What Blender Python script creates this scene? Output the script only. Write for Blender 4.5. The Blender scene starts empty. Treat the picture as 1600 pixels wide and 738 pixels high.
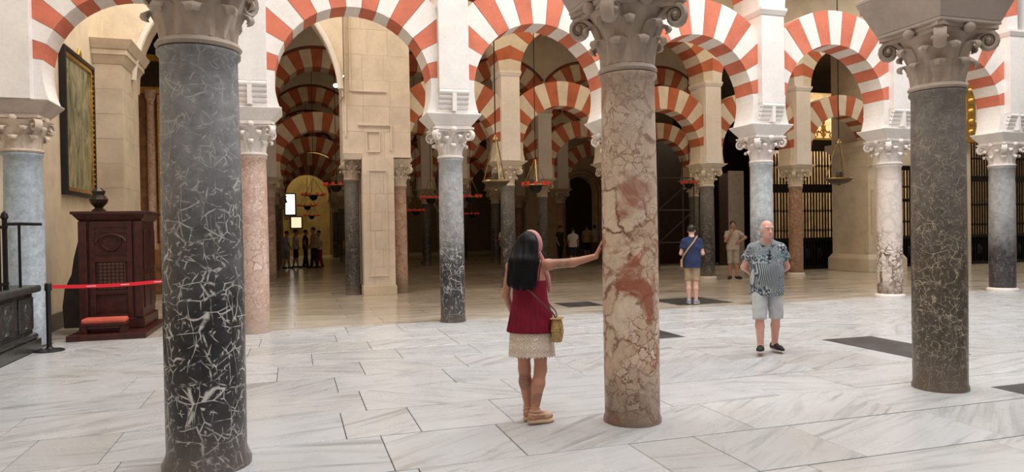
import bpy, bmesh, math, random
import numpy as np
from mathutils import Vector, Matrix
random.seed(7)
R_ = math.radians
SC = bpy.context.scene
COL = SC.collection

# ------------------------------------------------------------------ camera
F_PX, PITCH, ROLL, YAW, EYE = 1107.0, .0108, .0161, .2996, 1.62
_fw = Vector((math.sin(YAW)*math.cos(PITCH), math.cos(YAW)*math.cos(PITCH), -math.sin(PITCH)))
_rt = Vector((math.cos(YAW), -math.sin(YAW), 0)); _up = _rt.cross(_fw)
_r2 = _rt*math.cos(ROLL) - _up*math.sin(ROLL); _u2 = _rt*math.sin(ROLL) + _up*math.cos(ROLL)
cam_d = bpy.data.cameras.new('camera'); cam = bpy.data.objects.new('camera', cam_d); COL.objects.link(cam)
cam_d.sensor_width = 36; cam_d.lens = F_PX*36/1600; cam_d.clip_end = 200; cam_d.clip_start = .05
m = Matrix((_r2, _u2, -_fw)).transposed().to_4x4(); m.translation = (0, 0, EYE); cam.matrix_world = m
SC.camera = cam

# ------------------------------------------------------------------ world, lights, exposure
wd = bpy.data.worlds.new('world'); SC.world = wd; wd.use_nodes = True
wd.node_tree.nodes['Background'].inputs[0].default_value = (.75, .8, .9, 1)
wd.node_tree.nodes['Background'].inputs[1].default_value = .15
SC.view_settings.view_transform = 'Standard'; SC.view_settings.look = 'None'
SC.view_settings.gamma = 1; SC.view_settings.use_curve_mapping = False
SC.view_settings.exposure = 0.0
SC.cycles.max_bounces = 7; SC.cycles.diffuse_bounces = 4; SC.cycles.glossy_bounces = 3
SC.cycles.use_denoising = True
SC.cycles.sample_clamp_indirect = 6

def area(name, loc, size, power, col, target):
    d = bpy.data.lights.new(name, 'AREA'); d.shape = 'RECTANGLE'; d.size, d.size_y = size
    d.energy = power; d.color = col
    o = bpy.data.objects.new(name, d); COL.objects.link(o); o.location = loc
    o.rotation_euler = (Vector(target)-Vector(loc)).to_track_quat('-Z', 'Y').to_euler()
    return o
# daylight falling through the roof lights of the tall front nave
area('roof_light_nave', (8.5, 8.2, 12.6), (20, 3.4), 2100, (1, .985, .975), (8.5, 10.2, 0))
area('roof_light_front', (6.5, .8, 12.6), (16, 4.5), 1150, (.96, .98, 1), (6.5, 3.2, 0))
# clerestory daylight and lamps of the deeper naves, plus an added fill at right
area('nave_lamps_second', (8.0, 15.4, 8.9), (15, 2.2), 330, (1, .80, .52), (8.0, 15.6, 0))
area('nave_fill_right', (22.0, 15.6, 8.9), (12, 3.0), 330, (1, .90, .74), (22.0, 17.0, 0))  # fill light added to brighten the choir pier and grilles
area('chapel_light', (-1.6, 15.4, 8.9), (3.4, 3.0), 260, (1, .92, .8), (-2.6, 15.6, 0))
area('nave_lamps_third', (6.0, 22.0, 8.9), (13, 1.6), 50, (1, .72, .42), (6, 22, 0))
area('nave_lamps_fourth', (6.0, 28.5, 8.9), (13, 1.6), 38, (1, .68, .36), (6, 28.5, 0))
area('nave_lamps_fifth', (7.0, 35.0, 8.9), (14, 1.6), 30, (1, .68, .36), (7, 35, 0))

# ------------------------------------------------------------------ helpers: nodes and materials
def NN(nt, typ, ins=None, **props):
    n = nt.nodes.new(typ)
    for k, v in props.items(): setattr(n, k, v)
    for k, v in (ins or {}).items():
        s = n.inputs[k]
        if isinstance(v, bpy.types.NodeSocket): nt.links.new(v, s)
        elif isinstance(v, bpy.types.Node): nt.links.new(v.outputs[0], s)
        else: s.default_value = v
    return n
def c4(c): return (c[0], c[1], c[2], 1)
def ramp(nt, fac, stops, interp='LINEAR'):
    n = nt.nodes.new('ShaderNodeValToRGB'); nt.links.new(fac, n.inputs[0]); e = n.color_ramp.elements
    n.color_ramp.interpolation = interp
    while len(e) > 1: e.remove(e[-1])
    e[0].position = stops[0][0]; e[0].color = c4(stops[0][1])
    for p, c in stops[1:]:
        x = e.new(p); x.color = c4(c)
    return n.outputs[0]
def g3(v): return (v, v, v)
def mix(nt, fac, a, b, mode='MIX'):
    n = nt.nodes.new('ShaderNodeMix'); n.data_type = 'RGBA'; n.blend_type = mode
    for s, v in ((n.inputs[0], fac), (n.inputs[6], a), (n.inputs[7], b)):
        if isinstance(v, bpy.types.NodeSocket): nt.links.new(v, s)
        elif isinstance(v, (int, float)): s.default_value = v
        else: s.default_value = c4(v)
    return n.outputs[2]
def mth(nt, op, a, b=0.0, c=None, clamp=False):
    n = nt.nodes.new('ShaderNodeMath'); n.operation = op; n.use_clamp = clamp
    for i, v in enumerate((a, b) if c is None else (a, b, c)):
        if isinstance(v, bpy.types.NodeSocket): nt.links.new(v, n.inputs[i])
        else: n.inputs[i].default_value = v
    return n.outputs[0]
def newmat(name):
    m = bpy.data.materials.new(name); m.use_nodes = True; nt = m.node_tree
    return m, nt, nt.nodes['Principled BSDF']
def objco(nt, scale=(1, 1, 1), rot=(0, 0, 0), rnd=0.0, loc=(0, 0, 0)):
    tc = nt.nodes.new('ShaderNodeTexCoord'); v = tc.outputs['Object']
    if rnd:
        oi = nt.nodes.new('ShaderNodeObjectInfo')
        a = NN(nt, 'ShaderNodeVectorMath', {0: v}, operation='ADD')
        s = NN(nt, 'ShaderNodeVectorMath', {0: (rnd, rnd*1.7, rnd*.6)}, operation='SCALE'); nt.links.new(oi.outputs['Random'], s.inputs[3])
        nt.links.new(s.outputs[0], a.inputs[1]); v = a.outputs[0]
    mp = NN(nt, 'ShaderNodeMapping', {0: v, 1: loc, 2: rot, 3: scale})
    return mp.outputs[0]
def noise(nt, vec, scale, detail=4, rough=.55, dist=0.0):
    return NN(nt, 'ShaderNodeTexNoise', {'Vector': vec, 'Scale': scale, 'Detail': detail, 'Roughness': rough, 'Distortion': dist}).outputs['Fac']
def bump(nt, bs, h, strength=.3, dist=.02):
    b = NN(nt, 'ShaderNodeBump', {'Strength': strength, 'Distance': dist, 'Height': h}); nt.links.new(b.outputs[0], bs.inputs['Normal'])
MATS = {}
def simple(name, col, rough=.6, metal=0.0, var=.12, scale=6.0, bmp=0.0, rnd=3.0, spec=.5, emit=0.0):
    if name in MATS: return MATS[name]
    m, nt, bs = newmat(name); v = objco(nt, rnd=rnd); f = noise(nt, v, scale, 5, .6)
    lo = tuple(max(0, c*(1-var*1.3)) for c in col); hi = tuple(min(1, c*(1+var)) for c in col)
    nt.links.new(ramp(nt, f, [(.3, lo), (.7, hi)]), bs.inputs['Base Color'])
    bs.inputs['Roughness'].default_value = rough; bs.inputs['Metallic'].default_value = metal
    bs.inputs['Specular IOR Level'].default_value = spec
    if bmp: bump(nt, bs, noise(nt, v, scale*6, 6, .65), bmp, .01)
    if emit:
        bs.inputs['Emission Color'].default_value = c4(col); bs.inputs['Emission Strength'].default_value = emit
    MATS[name] = m; return m

def floor_marble(name, base, dark):
    m, nt, bs = newmat(name); oi = nt.nodes.new('ShaderNodeObjectInfo'); rnd = oi.outputs['Random']
    v = objco(nt, rnd=40.0)
    ang = mth(nt, 'MULTIPLY', mth(nt, 'SUBTRACT', mth(nt, 'FRACT', mth(nt, 'MULTIPLY', rnd, 7.3)), .5), 1.5)
    vr = NN(nt, 'ShaderNodeVectorRotate', {'Vector': v, 'Angle': ang}, rotation_type='Z_AXIS').outputs[0]
    vs = NN(nt, 'ShaderNodeMapping', {0: vr, 3: (.28, 3.4, 1)}).outputs[0]
    n1 = noise(nt, vs, 1.5, 8, .62, .9); n2 = noise(nt, vs, 5.0, 5, .6, .4)
    st = ramp(nt, n1, [(.33, g3(.52)), (.45, g3(1)), (.56, g3(.97)), (.615, g3(.68)), (.66, g3(1))])
    st2 = ramp(nt, n2, [(.35, g3(.86)), (.5, g3(1)), (.72, g3(.93))])
    warm = ramp(nt, mth(nt, 'FRACT', mth(nt, 'MULTIPLY', rnd, 13.7)), [(0, (base[0]*.92, base[1]*.935, base[2]*.95)), (.35, base), (.7, (base[0]*.98, base[1]*.97, base[2]*.95)), (1, (base[0]*.88, base[1]*.875, base[2]*.86))])
    col = mix(nt, .8, warm, st, 'MULTIPLY'); col = mix(nt, .7, col, st2, 'MULTIPLY')
    dirt = noise(nt, v, 1.1, 5); col = mix(nt, mth(nt, 'MULTIPLY', ramp(nt, dirt, [(.55, g3(0)), (.8, g3(1))]), .3), col, dark)
    nt.links.new(col, bs.inputs['Base Color'])
    nt.links.new(ramp(nt, noise(nt, v, 3, 4), [(.3, g3(.22)), (.7, g3(.38))]), bs.inputs['Roughness'])
    return m
def hall_floor(name):
    m, nt, bs = newmat(name); v = objco(nt)
    br = NN(nt, 'ShaderNodeTexBrick', {'Vector': v, 'Color1': (.60, .55, .48, 1), 'Color2': (.52, .46, .39, 1), 'Mortar': (.36, .31, .26, 1), 'Scale': 1.0, 'Mortar Size': .008, 'Brick Width': 1.5, 'Row Height': .84}, offset=.37, squash=1.0)  # beige of the paving holds the hall's warm light in its colour
    n = noise(nt, NN(nt, 'ShaderNodeMapping', {0: v, 3: (.6, 2.5, 1)}).outputs[0], 1.4, 6, .6, .5)
    nt.links.new(mix(nt, .6, br.outputs[0], ramp(nt, n, [(.35, g3(.6)), (.6, g3(1))]), 'MULTIPLY'), bs.inputs['Base Color'])
    nt.links.new(ramp(nt, n, [(.3, g3(.13)), (.7, g3(.26))]), bs.inputs['Roughness'])
    return m
def vein_marble(name, low, high, vein, z0, z1, vscale=3.0, density=.5, foot=(.2, .17, .15), rough_low=.28):
    """grey or black marble shaft: hand-polished and dark below, dull and pale above, with crossing white veins"""
    m, nt, bs = newmat(name); v = objco(nt, rnd=9.0); tc = nt.nodes.new('ShaderNodeTexCoord')
    z = NN(nt, 'ShaderNodeSeparateXYZ', {0: tc.outputs['Object']}).outputs[2]
    nz = noise(nt, v, 2.2, 5, .6)
    t = mth(nt, 'DIVIDE', mth(nt, 'SUBTRACT', mth(nt, 'ADD', z, mth(nt, 'MULTIPLY', mth(nt, 'SUBTRACT', nz, .5), 1.2)), z0), z1-z0, clamp=True)
    mott = noise(nt, v, 9, 6, .7)
    lo = mix(nt, ramp(nt, mott, [(.35, g3(0)), (.75, g3(1))]), low, tuple(min(1, c*2.2+.015) for c in low))
    hi = mix(nt, ramp(nt, mott, [(.35, g3(0)), (.65, g3(1))]), tuple(c*.62 for c in high), high)
    col = mix(nt, t, lo, hi)
    ve = None
    wv = NN(nt, 'ShaderNodeTexNoise', {'Vector': v, 'Scale': 6.0, 'Detail': 4.0}).outputs['Color']
    wv = NN(nt, 'ShaderNodeMix', {0: .035, 4: v, 5: wv}, data_type='VECTOR').outputs[1]
    for i, (rot, sc, s, w, msk) in enumerate([((.5, .3, .9), (1, 1, .45), vscale*2.0, .014, .50), ((.9, -.6, .2), (1, .5, 1), vscale*1.5, .018, .50), ((-.7, .4, -.5), (.45, 1, 1), vscale*2.6, .030, .49), ((.2, -.9, 1.2), (1, 1, .4), vscale*4.2, .045, .52), ((1.1, .4, -.8), (.5, 1, .8), vscale*6.5, .06, .53)]):
        vv = NN(nt, 'ShaderNodeMapping', {0: wv, 2: rot, 3: sc, 1: (i*3.1, i*1.7, 0)}).outputs[0]
        ed = NN(nt, 'ShaderNodeTexVoronoi', {'Vector': vv, 'Scale': s, 'Randomness': 1.0}, feature='DISTANCE_TO_EDGE').outputs['Distance']
        line = ramp(nt, ed, [(0, g3(1)), (w*.4, g3(.8)), (w, g3(0))])
        gate = ramp(nt, noise(nt, vv, s*1.1, 3), [(msk, g3(0)), (msk+.10, g3(1))])
        line = mth(nt, 'MULTIPLY', line, gate)
        ve = line if ve is None else mth(nt, 'MAXIMUM', ve, line)
    ve = mth(nt, 'MULTIPLY', ve, ramp(nt, t, [(0, g3(1)), (1, g3(.45))]))
    col = mix(nt, mth(nt, 'MULTIPLY', ve, density), col, vein)
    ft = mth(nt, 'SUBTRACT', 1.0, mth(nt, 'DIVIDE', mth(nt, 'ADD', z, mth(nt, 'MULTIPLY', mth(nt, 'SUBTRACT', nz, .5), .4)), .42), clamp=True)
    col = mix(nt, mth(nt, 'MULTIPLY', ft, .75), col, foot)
    nt.links.new(col, bs.inputs['Base Color'])
    nt.links.new(ramp(nt, t, [(0, g3(rough_low)), (1, g3(.62))]), bs.inputs['Roughness'])
    bump(nt, bs, mth(nt, 'ADD', mott, mth(nt, 'MULTIPLY', ve, .4)), .12, .01)
    return m
def breccia(name, clasts, matrix, patch, scale=6.0, edge=.06, foot=(.22, .16, .12), top=None, patch_amt=.8, z0=0.0, z1=0.0, plain=None):
    """broken-stone marble: pale angular clasts in a darker matrix"""
    m, nt, bs = newmat(name); v = objco(nt, rnd=5.0); tc = nt.nodes.new('ShaderNodeTexCoord')
    z = NN(nt, 'ShaderNodeSeparateXYZ', {0: tc.outputs['Object']}).outputs[2]
    w = NN(nt, 'ShaderNodeTexNoise', {'Vector': v, 'Scale': 7.0, 'Detail': 5.0, 'Roughness': .6}).outputs['Color']
    wv = NN(nt, 'ShaderNodeMix', {0: .16, 4: v, 5: w}, data_type='VECTOR').outputs[1]
    big = ramp(nt, noise(nt, v, 1.7, 2), [(.40, g3(1)), (.60, g3(0))])
    cols = []
    for s in (scale*.8, scale*2.6):
        vo = NN(nt, 'ShaderNodeTexVoronoi', {'Vector': wv, 'Scale': s, 'Randomness': 1.0})
        ed = NN(nt, 'ShaderNodeTexVoronoi', {'Vector': wv, 'Scale': s, 'Randomness': 1.0}, feature='DISTANCE_TO_EDGE').outputs['Distance']
        cr = NN(nt, 'ShaderNodeSeparateColor', {0: vo.outputs['Color']}).outputs[0]
        cc = ramp(nt, cr, [(i/(len(clasts)-1), c) for i, c in enumerate(clasts)])
        cc = mix(nt, ramp(nt, noise(nt, v, 14, 5, .7), [(.4, g3(0)), (.75, g3(.35))]), cc, matrix)
        en = mth(nt, 'MULTIPLY', ed, mth(nt, 'ADD', .5, noise(nt, v, 6, 3)))
        eg = mth(nt, 'MULTIPLY', ramp(nt, en, [(edge*.25, g3(1)), (edge*.8, g3(0))]), ramp(nt, noise(nt, v, 3.5, 4), [(.30, g3(.15)), (.50, g3(1))]))
        cols.append(mix(nt, eg, cc, matrix))
    col = mix(nt, big, cols[1], cols[0])
    pt = ramp(nt, noise(nt, v, 2.6, 5, .6, .6), [(.56, g3(0)), (.64, g3(1))])
    col = mix(nt, mth(nt, 'MULTIPLY', pt, patch_amt), col, patch)
    nz = noise(nt, v, 2.5, 5, .6)
    if plain is not None:
        t = mth(nt, 'DIVIDE', mth(nt, 'SUBTRACT', mth(nt, 'ADD', z, mth(nt, 'MULTIPLY', mth(nt, 'SUBTRACT', nz, .5), 1.3)), z0), z1-z0, clamp=True)
        col = mix(nt, t, col, mix(nt, .22, plain, col))
    ft = mth(nt, 'SUBTRACT', 1.0, mth(nt, 'DIVIDE', mth(nt, 'ADD', z, mth(nt, 'MULTIPLY', mth(nt, 'SUBTRACT', nz, .5), .6)), .5), clamp=True)
    col = mix(nt, mth(nt, 'MULTIPLY', ft, .85), col, foot)
    nt.links.new(col, bs.inputs['Base Color'])
    bs.inputs['Roughness'].default_value = .42
    bump(nt, bs, NN(nt, 'ShaderNodeRGBToBW', {0: col}).outputs[0], .2, .01)
    return m
def masonry(name, col, var=.14, bw=0.0, bh=.42, rough=.8):
    m, nt, bs = newmat(name); v = objco(nt, rnd=2.0)
    f = noise(nt, v, 1.7, 6, .65); f2 = noise(nt, v, 18, 5, .7)
    c = ramp(nt, f, [(.3, tuple(x*(1-var*1.6) for x in col)), (.55, col), (.75, tuple(min(1, x*(1+var*.6)) for x in col))])
    c = mix(nt, .35, c, ramp(nt, f2, [(.3, g3(.75)), (.65, g3(1))]), 'MULTIPLY')
    nt.links.new(c, bs.inputs['Base Color']); bs.inputs['Roughness'].default_value = rough; bs.inputs['Specular IOR Level'].default_value = .3
    bump(nt, bs, f2, .25, .008)
    return m

M_FLOOR = floor_marble('white_veined_marble', (.548, .558, .568), (.47, .40, .32))
M_DARKSLAB = simple('dark_slate_slab', (.055, .055, .06), .4, var=.5, scale=3, rnd=5)
M_HALL = hall_floor('hall_marble')
M_GROUT = simple('grout', (.10, .09, .08), .9)
M_PLASTER = masonry('white_plaster', (.85, .80, .76), .06)
M_RED = masonry('red_ochre_brick', (.68, .20, .12), .16)
M_VWHITE = masonry('white_voussoir_stone', (.86, .80, .74), .07)
M_CREAM = masonry('cream_ashlar', (.72, .61, .47), .14)
M_CREAM2 = masonry('pale_ashlar', (.74, .65, .53), .12)
M_PIER = masonry('pinkish_ashlar', (.80, .71, .62), .10)
M_CAPW = masonry('white_marble_capital', (.80, .73, .68), .12, rough=.55)
M_CAPG = masonry('weathered_capital_stone', (.52, .425, .355), .24, rough=.75)
M_IMPG = masonry('grey_impost_stone', (.52, .445, .39), .14)
M_VAULT = masonry('vault_plaster', (.62, .55, .45), .1)
M_IRON = simple('black_iron', (.012, .011, .011), .45, .6, rnd=0)
M_GOLD = simple('gilded_metal', (.72, .46, .13), .32, .9, var=.3, scale=14)
M_BRASS = simple('aged_brass', (.42, .31, .14), .32, .95, var=.25, scale=12)
M_WOOD = simple('dark_red_wood', (.058, .012, .009), .36, var=.4, scale=9)
M_WOODD = simple('black_brown_wood', (.03, .014, .009), .4, var=.4, scale=8)
M_WOODB = simple('warm_brown_wood', (.26, .12, .045), .45, var=.4, scale=5)
M_BLACK = simple('black_plastic', (.01, .01, .011), .4)
M_REDBELT = simple('red_webbing', (.72, .01, .025), .5, var=.06)
M_CUSH = simple('coral_cushion', (.62, .12, .075), .8, var=.1, bmp=.2)
M_REDGLASS = simple('red_glass', (.55, .03, .02), .15, var=.1, emit=.25)
M_LAMPLT = simple('lamp_flame_glow', (1, .82, .5), .4, emit=30.0, var=.01)
M_WINLT = simple('bright_window_glass', (.9, .95, 1), .3, emit=1.6, var=.03)
M_DAYDOOR = simple('daylit_doorway', (1, .88, .6), .5, emit=.9, var=.05)
M_YELLOW = masonry('ochre_wall', (.62, .47, .20), .2)

# ------------------------------------------------------------------ helpers: meshes and objects
class MB:
    def __init__(s): s.v = []; s.f = []; s.mi = []; s.cur = 0
    def add(s, vs, fs):
        o = len(s.v); s.v += [tuple(map(float, p)) for p in vs]
        for f in fs: s.f.append(tuple(i+o for i in f)); s.mi.append(s.cur)
        return s
    def box(s, x0, x1, y0, y1, z0, z1):
        vs = [(x0, y0, z0), (x1, y0, z0), (x1, y1, z0), (x0, y1, z0), (x0, y0, z1), (x1, y0, z1), (x1, y1, z1), (x0, y1, z1)]
        return s.add(vs, [(3, 2, 1, 0), (4, 5, 6, 7), (0, 1, 5, 4), (1, 2, 6, 5), (2, 3, 7, 6), (3, 0, 4, 7)])
    def cbox(s, c, d): return s.box(c[0]-d[0]/2, c[0]+d[0]/2, c[1]-d[1]/2, c[1]+d[1]/2, c[2]-d[2]/2, c[2]+d[2]/2)
    def frustum(s, a, za, b, zb):
        """a, b = (x0,x1,y0,y1) rectangles at heights za, zb"""
        vs = [(a[0], a[2], za), (a[1], a[2], za), (a[1], a[3], za), (a[0], a[3], za), (b[0], b[2], zb), (b[1], b[2], zb), (b[1], b[3], zb), (b[0], b[3], zb)]
        return s.add(vs, [(3, 2, 1, 0), (4, 5, 6, 7), (0, 1, 5, 4), (1, 2, 6, 5), (2, 3, 7, 6), (3, 0, 4, 7)])
    def prism(s, poly, y0, y1):
        """extrude an XZ polygon along Y"""
        n = len(poly); vs = [(x, y0, z) for x, z in poly] + [(x, y1, z) for x, z in poly]
        fs = [tuple(range(n)), tuple(range(2*n-1, n-1, -1))] + [(i, i+n, (i+1) % n+n, (i+1) % n) for i in range(n)]
        return s.add(vs, fs)
    def vprism(s, poly, z0, z1):
        n = len(poly); vs = [(x, y, z0) for x, y in poly] + [(x, y, z1) for x, y in poly]
        fs = [tuple(range(n-1, -1, -1)), tuple(range(n, 2*n))] + [(i, (i+1) % n, (i+1) % n+n, i+n) for i in range(n)]
        return s.add(vs, fs)
    def lathe(s, prof, seg=32, c=(0, 0, 0), sx=1, sy=1, caps=True):
        n = len(prof); vs = []
        for r, z in prof:
            for k in range(seg):
                a = 2*math.pi*k/seg; vs.append((c[0]+r*sx*math.cos(a), c[1]+r*sy*math.sin(a), c[2]+z))
        fs = [(i*seg+k, i*seg+(k+1) % seg, (i+1)*seg+(k+1) % seg, (i+1)*seg+k) for i in range(n-1) for k in range(seg)]
        if caps: fs += [tuple(range(seg-1, -1, -1)), tuple(range((n-1)*seg, n*seg))]
        return s.add(vs, fs)
    def tube(s, path, r, seg=8, closed=False):
        P = [Vector(p) for p in path]; n = len(P); rr = r if isinstance(r, (list, tuple)) else [r]*n
        ups = None; vs = []
        for i in range(n):
            t = (P[(i+1) % n]-P[i-1]) if closed else (P[min(i+1, n-1)]-P[max(i-1, 0)])
            t = t.normalized() if t.length > 1e-9 else Vector((0, 0, 1))
            if ups is None: ups = t.orthogonal().normalized()
            ups = (ups - t*ups.dot(t)); ups = ups.normalized() if ups.length > 1e-6 else t.orthogonal().normalized()
            b = t.cross(ups)
            for k in range(seg):
                a = 2*math.pi*k/seg; vs.append(P[i]+(ups*math.cos(a)+b*math.sin(a))*rr[i])
        m = n if closed else n-1
        fs = [(i*seg+k, i*seg+(k+1) % seg, ((i+1) % n)*seg+(k+1) % seg, ((i+1) % n)*seg+k) for i in range(m) for k in range(seg)]
        if not closed: fs += [tuple(range(seg-1, -1, -1)), tuple(range((n-1)*seg, n*seg))]
        return s.add(vs, fs)
    def sphere(s, c, r, seg=12, rings=8):
        sx, sy, sz = r if isinstance(r, (tuple, list)) else (r, r, r)
        vs = [(c[0], c[1], c[2]-sz)]; 
        for i in range(1, rings):
            t = math.pi*i/rings
            for k in range(seg):
                a = 2*math.pi*k/seg; vs.append((c[0]+sx*math.sin(t)*math.cos(a), c[1]+sy*math.sin(t)*math.sin(a), c[2]-sz*math.cos(t)))
        vs.append((c[0], c[1], c[2]+sz)); L = len(vs)-1; fs = []
        for k in range(seg): fs.append((0, 1+(k+1) % seg, 1+k)); fs.append((L, L-seg+k, L-seg+(k+1) % seg))
        for i in range(rings-2):
            for k in range(seg): fs.append((1+i*seg+k, 1+i*seg+(k+1) % seg, 1+(i+1)*seg+(k+1) % seg, 1+(i+1)*seg+k))
        return s.add(vs, fs)
    def xform(s, mat, i0=0):
        s.v[i0:] = [tuple(mat @ Vector(p)) for p in s.v[i0:]]; return s
    def mesh(s, name, mats, smooth=False, angle=40):
        me = bpy.data.meshes.new(name); me.from_pydata(s.v, [], s.f)
        for mt in (mats if isinstance(mats, (list, tuple)) else [mats]): me.materials.append(mt)
        me.polygons.foreach_set('material_index', s.mi)
        if smooth:
            me.polygons.foreach_set('use_smooth', [True]*len(me.polygons))
            me.update()
            try: me.set_sharp_from_angle(angle=R_(angle))
            except Exception: pass
        bm = bmesh.new(); bm.from_mesh(me); bmesh.ops.recalc_face_normals(bm, faces=bm.faces); bm.to_mesh(me); bm.free()
        me.update(); return me

def link(name, data, parent=None, loc=(0, 0, 0), rot=(0, 0, 0)):
    o = bpy.data.objects.new(name, data); COL.objects.link(o); o.location = loc; o.rotation_euler = rot
    if parent is not None: o.parent = parent
    return o
def part(name, mb, mat, parent, loc=(0, 0, 0), rot=(0, 0, 0), smooth=False, bev=0.0, label=None):
    o = link(name, mb.mesh(name, mat, smooth) if isinstance(mb, MB) else mb, parent, loc, rot)
    if bev:
        b = o.modifiers.new('bevel', 'BEVEL'); b.width = bev; b.segments = 2; b.limit_method = 'ANGLE'
    if label: o['label'] = label
    return o
def tag(o, label, cat, group=None, kind=None):
    o['label'] = label; o['category'] = cat
    if group: o['group'] = group
    if kind: o['kind'] = kind
    return o
def thing(name, label, cat, loc=(0, 0, 0), rz=0.0, group=None, kind='thing'):
    return tag(link(name, None, None, loc, (0, 0, rz)), label, cat, group, kind)
def struct(name, mb, mat, label=None, loc=(0, 0, 0), bev=0.0):
    o = part(name, mb, mat, None, loc, bev=bev); o['kind'] = 'structure'
    if label: o['label'] = label
    return o
# ================================================================== THE SETTING
XW = -3.95                      # plane of the left wall
ROW = {1: 5.35, 2: 12.2, 3: 18.67, 4: 25.2, 5: 31.7, 6: 38.2, 7: 44.7}
CEIL = 9.2

# floor: bed, white slabs laid in courses along the arcade, hall floor beyond
floor = struct('floor', MB().box(-4.3, 34, -9, 12.3, -.2, -.012), M_GROUT, 'pale marble floor of the hall')
part('hall_paving', MB().box(-4.3, 34, 12.3, 52, -.2, 0), M_HALL, floor, label='polished marble paving beyond the arcade, hall light tinted into its colour')
COURSES = [2.27, 3.1, 3.95, 4.78, 5.64, 6.47, 7.3, 8.1, 8.93, 9.77, 10.6, 11.45, 12.3]
KNOWN = {3.95: [2.355, 2.9, 3.77], 4.78: [-1.2, .63, 1.57, 3.48], 5.64: [-1.955, -1.355, .37, .96, 1.74], 6.47: [-2.3, -.5, .605, 2.1],
         7.3: [-1.4, .405, 1.62, 3.05], 8.1: [-1.715, -.2, .75, 1.945, 3.1], 8.93: [-3.0, -1.2, .2, 1.3], 9.77: [-2.4, -.6, 1.0]}
DARK = [(7.0, 7.83, 6.55, 8.13), (6.45, 7.3, 3.75, 5.2), (4.78, 5.42, 9.08, 10.5), (7.45, 8.75, 12.72, 14.0), (5.3, 6.1, 13.35, 14.2)]
def slab_mesh(w, d, h=.05, b=.0035):
    m = MB(); x, y = w/2, d/2
    vs = [(-x, -y, -h), (x, -y, -h), (x, y, -h), (-x, y, -h), (-x, -y, -b), (x, -y, -b), (x, y, -b), (-x, y, -b), (-x+b, -y+b, 0), (x-b, -y+b, 0), (x-b, y-b, 0), (-x+b, y-b, 0)]
    fs = [(8, 9, 10, 11)]
    for i in range(4): j = (i+1) % 4; fs += [(i, j, 4+j, 4+i), (4+i, 4+j, 8+j, 8+i)]
    m.add(vs, fs); return m
rs = random.Random(3)
for ya, yb in zip(COURSES[:-1], COURSES[1:]):
    lo, hi = max(-3.48, -.338*yb-1.2), 1.33*yb+1.3
    ks = sorted(KNOWN.get(ya, [])); xs = list(ks) if ks else [rs.uniform(0, 1)]
    while xs[0] > lo: xs.insert(0, xs[0]-rs.uniform(.75, 1.9))
    while xs[-1] < hi: xs.append(xs[-1]+rs.uniform(.8, 2.0))
    xs[0] = max(xs[0], -3.48)
    for xa, xb in zip(xs[:-1], xs[1:]):
        g = .007
        o = part('floor_slab', slab_mesh(xb-xa-g, yb-ya-.017), M_FLOOR, floor, ((xa+xb)/2, (ya+yb)/2, 0))
        o.location.z = rs.uniform(-.0012, .0012)
for i, (xa, xb, ya, yb) in enumerate(DARK):
    part('dark_floor_slab', slab_mesh(xb-xa, yb-ya), M_DARKSLAB, floor, ((xa+xb)/2, (ya+yb)/2, .0035),
         label='dark grey stone slab let into the white marble')

# shell
wl = MB().box(XW-.4, XW, 12.0, 52, 0, CEIL)
struct('wall_left', wl, masonry('cream_wall_plaster', (.74, .64, .50), .12), 'cream plaster wall carrying the tall painting')
struct('wall_left_front', MB().box(XW-.75, XW-.35, -9, 12.0, 0, 13), M_CREAM, 'stone wall behind the black marble chapel rail')
struct('baseboard_left', MB().box(XW, XW+.06, 12.6, 16.8, 0, .28), simple('black_green_marble', (.02, .024, .022), .25, var=.6, scale=5), 'black marble skirting below the painting')
struct('wall_rear', MB().box(-4.7, 34, -9.4, -9, 0, 13), M_PLASTER, 'plaster wall behind the viewer')
struct('wall_right', MB().box(34, 34.4, -9, 50.4, 0, 13), M_PLASTER, 'plaster wall far to the right')
# front roof with two long roof lights
cf = MB()
for y0, y1 in ((-9, -1.5), (3.1, 6.4), (10.0, 12.5)): cf.box(-4.7, 34, y0, y1, 12.8, 13.1)
for y0, y1 in ((-1.5, 3.1), (6.4, 10.0)):
    cf.box(-4.7, -1.6, y0, y1, 12.8, 13.1); cf.box(18.6, 34, y0, y1, 12.8, 13.1)
struct('ceiling_front', cf, M_PLASTER, 'high plaster roof with long roof lights')
struct('ceiling_hall', MB().box(-4.4, 34, 12.0, 52, CEIL, CEIL+.3), M_VAULT, 'plaster vault over the deep naves')

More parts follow.
